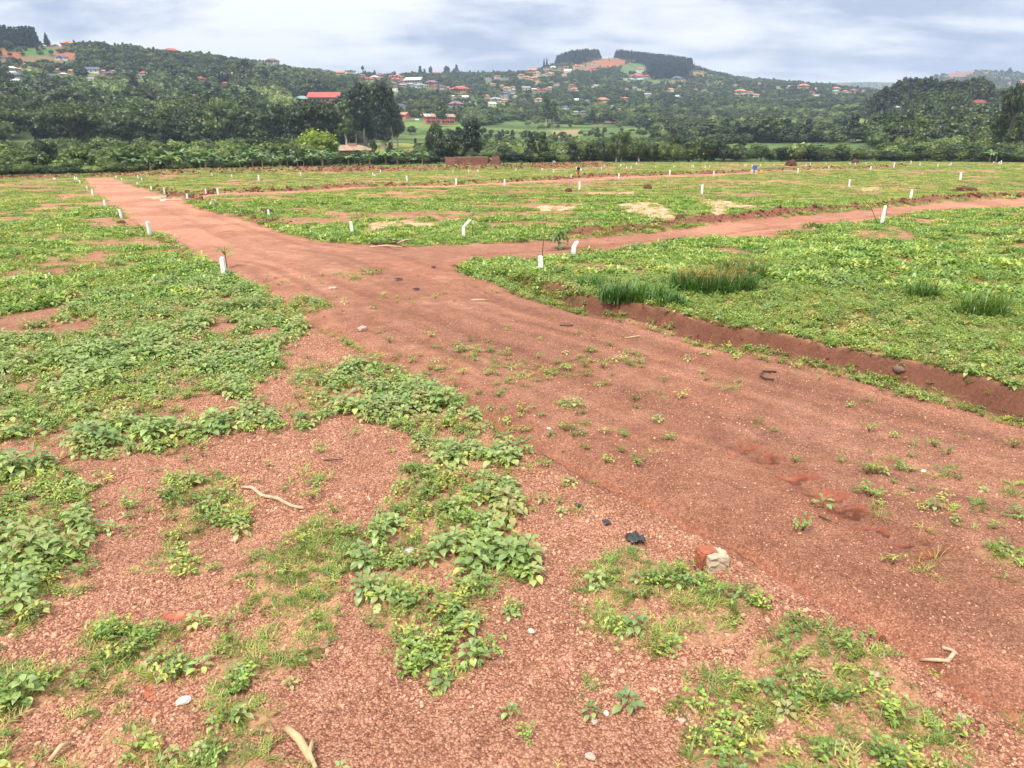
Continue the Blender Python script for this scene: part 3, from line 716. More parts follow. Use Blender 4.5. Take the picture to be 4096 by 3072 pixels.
def scatter(name, coll, P, rot, scl, idx, label=None, cat=None):
    me = bpy.data.meshes.new(name); me.vertices.add(len(P)); me.vertices.foreach_set('co', np.asarray(P, np.float32).ravel())
    a = me.attributes.new('rot', 'FLOAT_VECTOR', 'POINT'); a.data.foreach_set('vector', np.asarray(rot, np.float32).ravel())
    a = me.attributes.new('scl', 'FLOAT_VECTOR', 'POINT'); a.data.foreach_set('vector', np.asarray(scl, np.float32).ravel())
    a = me.attributes.new('idx', 'INT', 'POINT'); a.data.foreach_set('value', np.asarray(idx, np.int32))
    o = bpy.data.objects.new(name, me); COL.objects.link(o)
    g = bpy.data.node_groups.new(name, 'GeometryNodeTree')
    g.interface.new_socket('Geometry', in_out='INPUT', socket_type='NodeSocketGeometry'); g.interface.new_socket('Geometry', in_out='OUTPUT', socket_type='NodeSocketGeometry')
    t = NT(g); gi = t.n('NodeGroupInput'); go = t.n('NodeGroupOutput')
    ci = t.n('GeometryNodeCollectionInfo'); ci.inputs[0].default_value = coll; ci.inputs['Separate Children'].default_value = True; ci.inputs['Reset Children'].default_value = True
    mp_ = t.n('GeometryNodeMeshToPoints'); g.links.new(gi.outputs[0], mp_.inputs[0])
    ip = t.n('GeometryNodeInstanceOnPoints'); g.links.new(mp_.outputs[0], ip.inputs['Points']); g.links.new(ci.outputs[0], ip.inputs['Instance'])
    ip.inputs['Pick Instance'].default_value = True
    def na(n_, ty):
        x = t.n('GeometryNodeInputNamedAttribute', data_type=ty); x.inputs[0].default_value = n_; return x.outputs[0]
    g.links.new(na('idx', 'INT'), ip.inputs['Instance Index']); g.links.new(na('rot', 'FLOAT_VECTOR'), ip.inputs['Rotation']); g.links.new(na('scl', 'FLOAT_VECTOR'), ip.inputs['Scale'])
    g.links.new(ip.outputs[0], go.inputs[0])
    md = o.modifiers.new('scatter', 'NODES'); md.node_group = g
    tag(o, label, cat, kind='stuff'); return o


def lod(k): return rng.integers(0, k)


# --- plant prototypes
def plantA(seed, h=.3, n=16, L=.13):
    random.seed(seed); m = MB(); m.tube([(0, 0, -.03), (.01, 0, h * .5), (.0, .01, h)], [.008, .006, .004], 4, 1)
    for i in range(n):
        t = (i + .5) / n; z = h * (.25 + .75 * t); a = i * 2.4 + random.uniform(-.3, .3); pet = .09 * (1 - t) + .02; el = -.1 + .75 * t + random.uniform(-.25, .25)
        b = (cos(a) * pet, sin(a) * pet, z + pet * .25)
        m.leaf(b, a, el, L * (1.15 - .45 * t) * random.uniform(.75, 1.2), L * .62 * (1.1 - .4 * t), random.uniform(.5, 1.2), .3)
    return m.mesh('amaranth', [M['weedA'], M['stem']], True)


def plantB(seed, rad=.16, n=26, L=.055):
    random.seed(seed); m = MB()
    for k in range(6):
        a = k * 1.05 + random.uniform(-.3, .3); rr = rad * random.uniform(.4, 1); hh = random.uniform(.06, .17)
        m.tube([(0, 0, 0), (cos(a) * rr * .5, sin(a) * rr * .5, hh * .8), (cos(a) * rr, sin(a) * rr, hh)], .003, 3, 1)
        for j in range(n // 6 + 1):
            t = random.uniform(.4, 1.05); b = (cos(a) * rr * t, sin(a) * rr * t, hh * min(1, t) + random.uniform(0, .02))
            m.leaf(b, random.uniform(0, 6.28), random.uniform(-.1, .8), L * random.uniform(.7, 1.3), L * .55, .7, .3)
    return m.mesh('weed', [M['weedB'], M['stem']], True)


def plantG(seed, n=24, L=.2, spread=.07, Wd=.008, up=(.3, 1.4)):
    random.seed(seed); m = MB()
    for i in range(n):
        a = random.uniform(0, 6.28); q = random.uniform(0, spread); m.blade((cos(a) * q, sin(a) * q, -.01), a + random.uniform(-.6, .6), random.uniform(*up), L * random.uniform(.5, 1.2), Wd, random.uniform(.6, 1.9))
    return m.mesh('grass', M['grass'], False)


def plantS(seed, n=7):   # crabgrass: stolons with short blades
    random.seed(seed); m = MB()
    for k in range(n):
        a = random.uniform(0, 6.28); p = Vector((0, 0, .01)); a0 = a
        for j in range(5):
            q = p + Vector((cos(a0), sin(a0), .25 if j < 2 else -.1)) * .05; m.tube([p, q], .002, 3)
            for s in (-1, 1): m.blade(q, a0 + s * random.uniform(.4, 1.2), random.uniform(.2, .9), random.uniform(.05, .11), .011, .8, 2)
            p = q; a0 += random.uniform(-.4, .4)
    return m.mesh('crabgrass', M['grass'], False)


def patchE(seed, mat, L=.2, n=46, rad=.55, hh=.22):
    random.seed(seed); m = MB()
    for i in range(n):
        a = random.uniform(0, 6.28); q = rad * random.random() ** .6; z = hh * (1 - (q / rad) ** 2) * random.uniform(.4, 1)
        m.blade((cos(a) * q, sin(a) * q, z), random.uniform(0, 6.28), random.uniform(-.1, .9), L * random.uniform(.6, 1.3), L * .45, 1.0, 2)
    return m.mesh('patch', mat, False)


def patchF(seed, mat, n=70, rad=.5, L=.28, Wd=.03):
    random.seed(seed); m = MB()
    for i in range(n):
        a = random.uniform(0, 6.28); q = rad * random.random() ** .5
        m.blade((cos(a) * q, sin(a) * q, 0), random.uniform(0, 6.28), random.uniform(.3, 1.4), L * random.uniform(.5, 1.2), Wd, random.uniform(.6, 1.6), 2)
    return m.mesh('turf', mat, False)


def sample_view(n, r0, r1, az=44, power=2.0):
    """random places in the sector in front of the camera, power 2 = even over the ground"""
    u = rng.random(n); r = (r0 ** power + u * (r1 ** power - r0 ** power)) ** (1 / power); a = (rng.random(n) * 2 - 1) * R(az)
    return r * np.sin(a), r * np.cos(a)


def put(name, coll, nproto, xs, ys, smin, smax, keep, tilt=.15, zoff=0.0, flat_=1.0, label=None, szf=None):
    xs, ys = xs[keep], ys[keep]; n = len(xs); z = height(xs, ys) + zoff
    s = smin + (smax - smin) * rng.random(n) ** 1.4
    if szf is not None: s = s * szf[keep]
    rot = np.stack([(rng.random(n) - .5) * 2 * tilt, (rng.random(n) - .5) * 2 * tilt, rng.random(n) * 6.283], 1)
    return scatter(name, coll, np.stack([xs, ys, z], 1), rot, np.stack([s, s, s * flat_], 1), rng.integers(0, nproto, n), label)


cA = protos('amaranth', [plantA(i, h=.14 + .05 * i, n=10 + i, L=.18) for i in range(5)])
cB = protos('weed', [plantB(i) for i in range(5)])
cG = protos('grasstuft', [plantG(i) for i in range(3)] + [plantS(i) for i in range(4)])
cE = protos('weedpatch', [patchE(i, M['weedB']) for i in range(4)])
cF = protos('turfpatch', [patchF(i, M['grass']) for i in range(4)])


def dens(x, y): return veg(x, y, roadmask(x, y))


# near zone
NA = 34000
x, y = sample_view(NA, 4, 30); a, b, g = dens(x, y); rr = np.hypot(x, y)
put('broadleaf_weeds', cA, 5, x, y, .55, 1.15, rng.random(NA) < a * .60, szf=(.55 + .5 * np.clip(a, 0, 1)) * (.75 + .5 * fbm(x, y, 1.1, 3, 59)))
x, y = sample_view(60000, 4, 32); a, b, g = dens(x, y)
put('small_weeds', cB, 5, x, y, .55, 1.25, rng.random(60000) < b * .62, .25)
x, y = sample_view(60000, 4, 34); a, b, g = dens(x, y)
put('grass', cG, 7, x, y, .5, 1.15, rng.random(60000) < g * .55, .2)
# middle zone
x, y = sample_view(60000, 26, 75, 44, 1.4); a, b, g = dens(x, y)
put('meadow_weeds', cE, 4, x, y, .35, .95, rng.random(60000) < np.maximum(a, b) * .55, .2, szf=.6 + 1.0 * fbm(x, y, 2.4, 3, 61))
x, y = sample_view(60000, 28, 80, 44, 1.3); a, b, g = dens(x, y)
put('meadow_grass', cF, 4, x, y, .35, .8, rng.random(60000) < g * .6, .15, flat_=.7)
# far zone of the site
x, y = sample_view(90000, 70, 245, 44, 1.3); a, b, g = dens(x, y); ok = np.hypot(x, y) < edge_r(x, y) - 2
put('field_grass', cF, 4, x, y, .6, 1.7, (rng.random(90000) < np.maximum(g, b) * .75) & ok, .1, flat_=.6)


def rock_mesh(seed, mat, sub=1, rough=.25, sq=(1, 1, .7)):
    import bmesh
    bm = bmesh.new(); bmesh.ops.create_icosphere(bm, subdivisions=sub, radius=1); rs = np.random.default_rng(seed)
    for v in bm.verts: v.co = v.co * (1 + (rs.random() - .5) * 2 * rough); v.co = Vector((v.co.x * sq[0], v.co.y * sq[1], v.co.z * sq[2]))
    me = bpy.data.meshes.new('stone'); bm.to_mesh(me); bm.free(); me.materials.append(mat); return me


cP = protos('pebble', [rock_mesh(i, M['pebble'], 1, .2, (1, .8, .65)) for i in range(6)])
NP = 190000
x, y = sample_view(NP, 5.2, 21, 44, 1.15); rd = roadmask(x, y); a, b, g = veg(x, y, rd); n = fbm(x, y, 1.3, 3, 301); n3 = fbm(x, y, .4, 2, 303)
dg = pdist(x, y, pGUL)[0]
kp = rng.random(NP) < (.25 + .75 * sst(.36, .52, n)) * np.where(rd, .35, 1) * (.12 + .88 * sst(.0, .3, dg - .12))
for P in REDP: kp &= ~inpoly(x, y, P)
_b = pdist(x, y, BANK, True)[0]; kp &= ~((_b > -.15) & (_b < .6)); kp &= pdist(x, y, TRK)[0] > .3
put('gravel', cP, 6, x, y, .008, .0215, kp, .6, .003, szf=(.8 + 1.26 * (rng.random(NP) ** 7)) * np.where(rd, .72, 1))
cC = protos('clod', [rock_mesh(i + 20, M['clod'], 1, .35) for i in range(5)])
NC = 260000
x, y = sample_view(NC, 9, 210, 44, 1.3); rr = np.hypot(x, y)
d1, _ = pdist(x, y, BANK, True); d2, t2 = pdist(x, y, pR2U, True); d3, _ = pdist(x, y, pR1U, True); d4, _ = pdist(x, y, FARB); d5, _ = pdist(x, y, FARB2); d6, t6 = pdist(x, y, pRR[:10], True)
kp = (sst(-.12, .05, d1) * sst(.5, .3, d1) * .9 * (rr < 60) > rng.random(NC)) | ((t2 > .33) & (sst(.1, .5, d2) * sst(2.6, 1.4, d2) * .8 > rng.random(NC))) | (sst(1.6, .4, np.abs(d3 - .6)) * .7 > rng.random(NC)) | (sst(5, 2, np.minimum(d4, d5)) * .9 > rng.random(NC)) | ((sst(0, .4, d6) * sst(3, 1.5, d6) * (rr < 110) * .4 * (t6 < .8)) > rng.random(NC))
sz = np.clip(rr / 28, .5, 3.2) * (.5 + 1.2 * rng.random(NC) ** 3)
put('soil_clods', cC, 5, x, y, .025, .075, kp, 1.5, .0, szf=sz)
# wood chips and dry litter on the pale patches and the soil heaps
mm = MB()
for i in range(5):
    a0 = i * 1.3; mm.tube([(0, 0, 0), (cos(a0) * .5, sin(a0) * .5, .12), (cos(a0) * 1.0, sin(a0) * .9, .1)], .03, 3)
cL = protos('chips', [mm.mesh('chip', M['straw'])])
x, y = sample_view(120000, 8, 200, 44, 1.4); rr = np.hypot(x, y); kp = np.zeros(120000, bool)
for P in PALE: kp |= inpoly(x, y, P) & (rng.random(120000) < .5)
d4 = np.minimum(pdist(x, y, FARB)[0], pdist(x, y, FARB2)[0]); kp |= (d4 < 5) & (rng.random(120000) < .25); kp |= rng.random(120000) < .006
put('dry_litter', cL, 1, x, y, .05, .16, kp, .5, .01, szf=np.clip(rr / 30, .4, 3.5))

# ================================================================== OBJECTS
ORD = ['first', 'second', 'third', 'fourth', 'fifth', 'sixth', 'seventh', 'eighth', 'ninth', 'tenth', 'eleventh', 'twelfth']


def nth(i):
    if i < 12: return ORD[i]
    n = i + 1; return '%d%s' % (n, 'th' if 10 <= n % 100 <= 20 else {1: 'st', 2: 'nd', 3: 'rd'}.get(n % 10, 'th'))


# ------------------------------------------------------------------ trees
def crown_mesh(kind, seed, mat, n, size):
    """crown in metres, nominal height 10, base of the tree at z 0"""
    rs = np.random.default_rng(seed); blobs = []
    if kind == 'round':
        for i in range(11): a = i * 2.4; q = 2.7 * math.sqrt((i + .3) / 11); blobs.append((q * cos(a), q * sin(a), 5.6 + 2.6 * (1 - (q / 2.9) ** 2) * rs.uniform(.5, 1.1) - 1.2, rs.uniform(1.3, 2.0)))
        for i in range(5): a = i * 1.256; blobs.append((2.1 * cos(a), 2.1 * sin(a), 3.6 + rs.uniform(-.6, .6), 1.5))
    elif kind == 'umbrella':
        for i in range(16): a = i * 2.4; q = 4.6 * math.sqrt((i + .3) / 16); blobs.append((q * cos(a), q * sin(a), 8.3 - .09 * q * q + rs.uniform(-.5, .5), rs.uniform(1.0, 1.5)))
    elif kind == 'cone':
        for i in range(12): t = i / 11; q = 1.7 * (1 - t) * rs.uniform(.3, .9); a = i * 2.4; blobs.append((q * cos(a), q * sin(a), 1.6 + 7.4 * t, 1.9 * (1 - t) + .55))
    elif kind == 'euca':
        for i in range(13): t = i / 12; q = rs.uniform(.3, 1.9) * (1.15 - t * .7); a = i * 2.4; blobs.append((q * cos(a), q * sin(a), 3.6 + 5.8 * t, rs.uniform(.8, 1.35) * (1.1 - .35 * t)))
    elif kind == 'pine':
        for i in range(9): t = i / 8; blobs.append((rs.uniform(-.3, .3), rs.uniform(-.3, .3), 2.2 + 7.2 * t, 1.35 * (1 - t) + .35))
    elif kind == 'bush':
        for i in range(10): a = i * 2.4; q = 3.2 * math.sqrt((i + .2) / 10); blobs.append((q * cos(a), q * sin(a), 3.2 + rs.uniform(-1, 3.4) * (1 - q / 4), rs.uniform(1.8, 2.8)))
    elif kind == 'column':
        for i in range(9): t = i / 8; blobs.append((rs.uniform(-.5, .5), rs.uniform(-.5, .5), 2.0 + 6.4 * t, 1.7 - .7 * abs(t - .4)))
    vs, fs = [], []; B = np.array(blobs); wts = B[:, 3] ** 2; wts /= wts.sum()
    bi = rs.choice(len(B), n, p=wts); d = rs.normal(size=(n, 3)); d /= np.linalg.norm(d, axis=1)[:, None]
    rad = B[bi, 3] * (1.0 + rs.normal(size=n) * .13); p = B[bi, :3] + d * rad[:, None] * np.array([1, 1, .8])
    nn = d + rs.normal(size=(n, 3)) * .55; nn /= np.linalg.norm(nn, axis=1)[:, None]
    up = rs.normal(size=(n, 3)); u = np.cross(nn, up); u /= np.linalg.norm(u, axis=1)[:, None]; v = np.cross(nn, u)
    s = size * rs.uniform(.5, 1.3, n)[:, None]
    quad = np.stack([p - u * s - v * s * .45, p + u * s * .2 - v * s, p + u * s + v * s * .3, p - u * s * .3 + v * s], 1).reshape(-1, 3)
    fq = np.arange(n * 4).reshape(n, 4)
    # opaque heart of every clump
    ico = rock_mesh(seed, mat, 1, .12, (1, 1, .8)); iv = np.array([tuple(q.co) for q in ico.vertices]); it = np.array([list(q.vertices) for q in ico.polygons]); bpy.data.meshes.remove(ico)
    V = [quad]; nv = len(quad); T = []
    for b in B: V.append(iv * b[3] * .80 + b[:3]); T.append(it + nv); nv += len(iv)
    V = np.concatenate(V); T = np.concatenate(T)
    me = bpy.data.meshes.new('crown'); me.vertices.add(len(V)); me.vertices.foreach_set('co', V.astype(np.float32).ravel())
    li = np.concatenate([fq.ravel(), T.ravel()]); me.loops.add(len(li)); me.loops.foreach_set('vertex_index', li.astype(np.int32))
    ls = np.concatenate([np.arange(len(fq)) * 4, len(fq) * 4 + np.arange(len(T)) * 3]); me.polygons.add(len(ls)); me.polygons.foreach_set('loop_start', ls.astype(np.int32))
    me.update(calc_edges=True); me.materials.append(mat); me.validate()
    return me


def trunk_mesh(kind, seed, mat):
    random.seed(seed); m = MB(); top = {'umbrella': 7.5, 'euca': 9.2, 'pine': 9, 'cone': 7, 'bush': 3, 'column': 7}.get(kind, 6)
    w0 = {'euca': .24, 'pine': .18, 'bush': .2, 'umbrella': .4}.get(kind, .3); pts = [(random.uniform(-.15, .15) * i, random.uniform(-.15, .15) * i, -.5 + (top + .5) * i / 4) for i in range(5)]
    m.tube(pts, [w0 * 1.5, w0, w0 * .8, w0 * .6, w0 * .25], 6)
    for i in range(7 if kind in ('umbrella', 'euca') else 4):
        a = i * 2.4; z0 = top * random.uniform(.35, .75); L = {'umbrella': 3.6, 'round': 2.2, 'euca': 1.6}.get(kind, 1.2)
        m.tube([(0, 0, z0), (cos(a) * L * .5, sin(a) * L * .5, z0 + L * .45), (cos(a) * L, sin(a) * L, min(top + .6, z0 + L * .85))], [w0 * .5, w0 * .3, w0 * .1], 4)
    return m.mesh('trunk', mat)


KW = {'round': 8.6, 'umbrella': 11.4, 'cone': 5.6, 'euca': 5.4, 'pine': 3.4, 'bush': 10.5, 'column': 4.4}
KH = {'round': 8.6, 'umbrella': 9.4, 'cone': 9.8, 'euca': 10.3, 'pine': 9.9, 'bush': 7.6, 'column': 9.4}
NV = {'round': 2600, 'umbrella': 2800, 'cone': 2200, 'euca': 1700, 'pine': 1300, 'bush': 2200, 'column': 2000}
TM = {}


def tree_meshes(kind, mi, var):
    k = (kind, mi, var)
    if k not in TM: TM[k] = (crown_mesh(kind, 11 + var * 7 + len(TM), M['crown'][mi], NV[kind], .23), trunk_mesh(kind, var, M['paletrunk'] if kind == 'euca' else M['trunk']))
    return TM[k]


def tree(name, loc, hgt, wid, kind, mi, label, cat='tree', group=None, kd=None):
    o = empty(name, loc, random.uniform(0, 6.28), (wid / KW[kind], wid / KW[kind], hgt / KH[kind]))
    cm, tm = tree_meshes(kind, mi, random.randrange(3)); c = bpy.data.objects.new('crown', cm); link(c, o)
    if kind != 'bush' or cat == 'tree': t = bpy.data.objects.new('trunk', tm); link(t, o)
    tag(o, label, cat, group); return o


def tree_px(name, cx, by, ty, wpx, kind, mi, label, r=None, cat='tree', group=None):
    p = at_hill(cx, by) if r is None else None
    if r is not None:
        dx, dy, dz = ray(cx, by); h = math.hypot(dx, dy); x, y = r * dx / h, r * dy / h; p = Vector((x, y, float(height(np.array([x]), np.array([y]), False)[0])))
    return tree(name, p, max(hfor(p, ty), .5), wpx * mpp(p), kind, mi, label, cat, group)


random.seed(3)
NEAR = [  # cx, base row, top row, width px, kind, foliage, distance, label, name
 (1278, 652, 507, 178, 'round', 5, 205, 'bright yellow-green rounded mango tree in front of the rust-roofed house', 'mango_tree'),
 (1265, 650, 405, 235, 'umbrella', 4, 262, 'wide spreading olive tree with pale limbs rising behind the yellow-green mango', 'spreading_tree'),
 (1048, 660, 512, 120, 'round', 0, 200, 'dark rounded tree, left of the two dark trees beside the mango', 'broadleaf_tree'),
 (1118, 660, 540, 100, 'round', 0, 198, 'dark rounded tree squeezed between another dark tree and the bright mango', 'broadleaf_tree'),
 (985, 662, 545, 80, 'round', 1, 200, 'mid green rounded tree left of the dark pair near the mango', 'broadleaf_tree'),
 (178, 668, 556, 90, 'round', 0, 178, 'dark lone tree standing clear in front of the pale scrub at far left', 'broadleaf_tree'),
 (222, 668, 568, 50, 'column', 0, 178, 'narrow dark tree touching the lone dark tree at far left', 'broadleaf_tree'),
 (1745, 650, 488, 88, 'round', 0, 205, 'dark tree covering the foot of the pink school building, left one', 'broadleaf_tree'),
 (1790, 655, 535, 118, 'round', 0, 200, 'broad dark tree right in front of the pink school building', 'broadleaf_tree'),
 (1890, 655, 486, 84, 'column', 0, 203, 'tall dark rounded tree standing alone right of the pink school', 'broadleaf_tree'),
 (1888, 662, 590, 60, 'bush', 1, 196, 'low green tree at the foot of the tall dark rounded tree', 'small_tree'),
 (1563, 650, 565, 50, 'cone', 0, 200, 'small pointed dark tree behind the banana plants left of the school', 'conical_tree'),
 (1499, 640, 566, 26, 'umbrella', 0, 215, 'slim palm-like tree just right of the rust-roofed house', 'palm_tree'),
 (2015, 655, 568, 64, 'round', 0, 203, 'dark low rounded tree right of the red brick wall', 'broadleaf_tree'),
 (2125, 655, 530, 62, 'cone', 0, 205, 'dark pointed tree, left one of a close pair right of the brick wall', 'conical_tree'),
 (2170, 655, 526, 60, 'euca', 0, 206, 'dark tree with lumpy crown, right one of a close pair', 'broadleaf_tree'),
 (2480, 655, 525, 92, 'umbrella', 1, 208, 'flat-topped tree rising above the hedge behind the walking person', 'spreading_tree'),
 (2483, 655, 560, 60, 'euca', 1, 207, 'leafy trunk clump right under the flat-topped hedge tree', 'broadleaf_tree'),
 (2695, 650, 536, 56, 'umbrella', 4, 212, 'thin brownish flat-topped tree in the middle of the right-hand hedge', 'spreading_tree'),
 (2838, 648, 530, 112, 'round', 0, 213, 'big dark tree standing highest in the right-hand hedge', 'broadleaf_tree'),
 (3764, 628, 560, 60, 'round', 1, 236, 'bushy tree with yellowish top in the hedge at the right', 'broadleaf_tree'),
 (3682, 560, 470, 62, 'column', 1, 300, 'upright tree standing in the open field below the right-hand wood', 'broadleaf_tree'),
 (3775, 548, 505, 50, 'bush', 0, 320, 'low dark bush tree on the slope right of the bright green plot', 'small_tree'),
 (3700, 505, 410, 54, 'euca', 0, 420, 'tall leafy tree below the eucalyptus wood, above the bright green plot', 'eucalyptus'),
 (4022, 600, 345, 110, 'umbrella', 4, 262, 'tall spreading tree at the right edge in front of the orange-roofed house', 'spreading_tree'),
 (3990, 600, 415, 90, 'euca', 1, 270, 'tall tree with two pale trunks near the right edge', 'eucalyptus'),
 (4085, 610, 420, 120, 'euca', 0, 258, 'dark tall tree cut by the right edge of the picture', 'eucalyptus'),
 (3885, 575, 512, 34, 'euca', 4, 280, 'thin half-bare tree with pale trunk left of the tall right-edge trees', 'half_bare_tree'),
 (1765, 462, 395, 66, 'euca', 1, 560, 'tree with white trunk standing above the pink school roof', 'eucalyptus'),
 (2185, 470, 378, 44, 'euca', 1, 600, 'tall pale-trunked tree in front of the village, left of two', 'eucalyptus'),
 (2215, 468, 400, 40, 'euca', 4, 610, 'tall pale-trunked tree in front of the village, right of two', 'eucalyptus'),
 (185, 158, 127, 22, 'cone', 3, None, 'grey-green pointed tree alone on the left hill crest', 'conical_tree'),
 (1680, 292, 262, 18, 'euca', 0, None, 'slim tree on the middle skyline, first of a skyline group', 'eucalyptus'),
 (1698, 294, 274, 14, 'euca', 0, None, 'short slim tree second in the middle skyline group', 'eucalyptus'),
 (1722, 290, 264, 18, 'round', 0, None, 'rounded tree on the skyline left of the pink crest house', 'broadleaf_tree'),
 (1787, 290, 261, 30, 'round', 0, None, 'widest dark tree on the middle skyline, right of the pink house', 'broadleaf_tree'),
 (1826, 288, 258, 22, 'euca', 0, None, 'tallest dark tree on the middle skyline group, rightmost', 'eucalyptus'),
 (1452, 300, 262, 14, 'umbrella', 0, None, 'small flat-topped tree sticking up on the skyline above the teal roofs', 'spreading_tree'),
 (4035, 300, 268, 26, 'cone', 0, None, 'dark tree standing alone on the far right blue-green hill', 'conical_tree'),
 (2176, 262, 228, 8, 'pine', 3, None, 'thin lone pine at the left end of the hilltop pine wood', 'pine_tree'),
 (2187, 262, 226, 8, 'pine', 3, None, 'second thin pine at the left end of the hilltop pine wood', 'pine_tree'),
]
for k, xx in enumerate((2752, 2760, 2768, 2777)):
    NEAR.append((xx, 275, 243 + 3 * k, 9, 'pine', 3, None, 'thin pine against the sky right of the hilltop wood, %s from left of four' % ORD[k], 'pine_tree'))
# stand of tall eucalyptus left of the school
for k, (cx, by, ty, wp) in enumerate([(1385, 590, 400, 84), (1425, 588, 352, 86), (1462, 586, 330, 92), (1500, 590, 338, 96), (1535, 588, 328, 92), (1568, 584, 352, 80), (1590, 588, 410, 66), (1470, 596, 455, 80), (1530, 600, 470, 76), (1400, 600, 480, 76)]):
    NEAR.append((cx, by, ty, wp * 1.05, 'euca', 0 if k % 3 else 1, 330 + 8 * (k % 4), 'tall dark eucalyptus, %s from left in the clump left of the pink school' % 'x', 'eucalyptus'))
for i, (cx, by, ty, wp, kd, mi, r_, lb, nm) in enumerate(NEAR):
    if 'clump left of the pink school' in lb: continue
    tree_px(nm, cx, by, ty, wp, kd, mi, lb, r_)
cl_ = sorted([t for t in NEAR if 'clump left of the pink school' in t[7]])
for i, (cx, by, ty, wp, kd, mi, r_, lb, nm) in enumerate(cl_):
    tree_px(nm, cx, by, ty, wp, kd, mi, lb.replace('x from', nth(i) + ' from').replace(', x', ', ' + nth(i)), r_, group='eucalyptus clump left of the pink school')
# eucalyptus wood on the right-hand ridge
xs = sorted([3470 + i * 15.5 + random.uniform(-6, 6) for i in range(32)])
sky_ = lambda X: np.interp(X, [3450, 3520, 3560, 3590, 3640, 3700, 3760, 3800, 3850, 3900, 3935, 3960], [400, 345, 322, 312, 306, 312, 320, 312, 318, 303, 330, 380])
for i, X in enumerate(xs):
    top = float(sky_(X)) + random.uniform(-4, 14); r_ = random.uniform(590, 680) + (110 if X > 3850 else 0)
    tree_px('eucalyptus', X, 480, top, random.uniform(42, 60), 'euca', 0, 'tall dark eucalyptus, %s from left in the wood on the right-hand ridge' % nth(i), r_, group='eucalyptus wood on the right-hand ridge')
# hedge bushes along the edge of the site
hb = []
X = -40
while X < 4150:
    wp = random.uniform(46, 82); X += wp * .62
    top = np.interp(X, [0, 180, 700, 1000, 1400, 1800, 2250, 2320, 2500, 2700, 3000, 3300, 3700, 4096], [650, 652, 640, 628, 612, 616, 604, 556, 558, 565, 584, 596, 596, 588])
    if 180 < X < 420: top = 668
    if 1810 < X < 1950: continue
    hb.append((X, top + random.uniform(-14, 12), wp))
for i, (X, ty, wp) in enumerate(hb):
    dx, dy, dz = ray(X, 660); az = math.atan2(dx, dy); r_ = float(np.interp(az, azc, redge)) + random.uniform(1, 7)
    x_, y_ = r_ * sin(az), r_ * cos(az); p = Vector((x_, y_, H(x_, y_)))
    kd = random.choice(['bush', 'bush', 'round', 'column' if X > 2200 else 'bush']); tree('hedge_bush', p, max(hfor(p, ty), 1.2), wp * mpp(p) * (1.25 if kd != 'column' else .8), kd, random.choice([0, 0, 1]) if X > 700 else random.choice([1, 6, 0]), 'dark green bush, %s from left in the long hedge edging the site' % nth(i), 'bush', 'bushes in the hedge along the far edge of the site')
# second looser row of scrub behind the hedge
for i in range(44):
    X = 1950 + i * 50 + random.uniform(-20, 20); r_ = float(np.interp(math.atan2(ray(X, 650)[0], ray(X, 650)[1]), azc, redge)) + random.uniform(12, 34)
    ty = np.interp(X, [1950, 2300, 2500, 3000, 3400, 4096], [610, 590, 560, 590, 600, 575]) + random.uniform(-12, 14)
    tree_px('scrub_tree', X, 640, ty, random.uniform(44, 80), random.choice(['round', 'euca', 'column', 'bush']), random.choice([0, 1, 4]), 'small scrub tree, %s from left in the row behind the right-hand hedge' % nth(i), r_, cat='tree', group='scrub trees behind the hedge')

# ------------------------------------------------------------------ banana plants
bl = []
for sd in range(3):
    random.seed(sd); m = MB()
    for i in range(10):
        a = i * 2.4; el = random.uniform(.7, 1.35); L = random.uniform(1.7, 2.5); base = (cos(a) * .1, sin(a) * .1, 2.0)
        p = Vector(base); e = el; pr = None; sdv = Vector((-sin(a), cos(a), 0)); ws = [.05, .25, .32, .3, .22, .04]; vs = []
        for j in range(6):
            hw = ws[j]; vs += [p + sdv * hw - Vector((0, 0, hw * .35)), p, p - sdv * hw - Vector((0, 0, hw * .35))]
            p = p + Vector((cos(a) * cos(e), sin(a) * cos(e), sin(e))) * L / 5; e -= random.uniform(.28, .5)
        m.add(vs, [(3 * j + k, 3 * j + k + 1, 3 * j + k + 4, 3 * j + k + 3) for j in range(5) for k in (0, 1)])
    lm = m.mesh('leaves', M['banana']); m = MB(); m.tube([(0, 0, -.2), (.03, 0, 1), (0, .02, 2.1)], [.2, .15, .09], 8); bl.append((lm, m.mesh('stem', flat('banana_stem', (.20, .17, .09), .8))))
random.seed(5)
bx_ = [520, 575, 600, 650, 690, 722, 760, 800, 822, 860, 905, 930, 960, 985, 1010, 1050, 1090, 1120, 1150, 1190, 1215, 1250, 1290, 1330, 1362, 1395, 1420, 1450, 1480, 1510, 1545, 1590, 1625, 1655, 1690, 1720, 1968, 2060, 2232, 2248, 3955, 3980, 4080]
for i, X in enumerate(bx_):
    az = math.atan2(ray(X, 660)[0], ray(X, 660)[1]); r_ = float(np.interp(az, azc, redge)) + random.uniform(-3, 6)
    x_, y_ = r_ * sin(az), r_ * cos(az); p = Vector((x_, y_, H(x_, y_))); ty = random.uniform(590, 634) if X < 2300 else random.uniform(585, 600)
    s = hfor(p, ty - 8) / 3.7; o = empty('banana_plant', p, random.uniform(0, 6), (s, s, s)); lm, stm = bl[i % 3]
    link(bpy.data.objects.new('leaves', lm), o); link(bpy.data.objects.new('stem', stm), o)
    tag(o, 'banana plant with torn drooping leaves, %s from left at the field edge' % nth(i), 'banana plant', 'banana plants along the edge of the site')

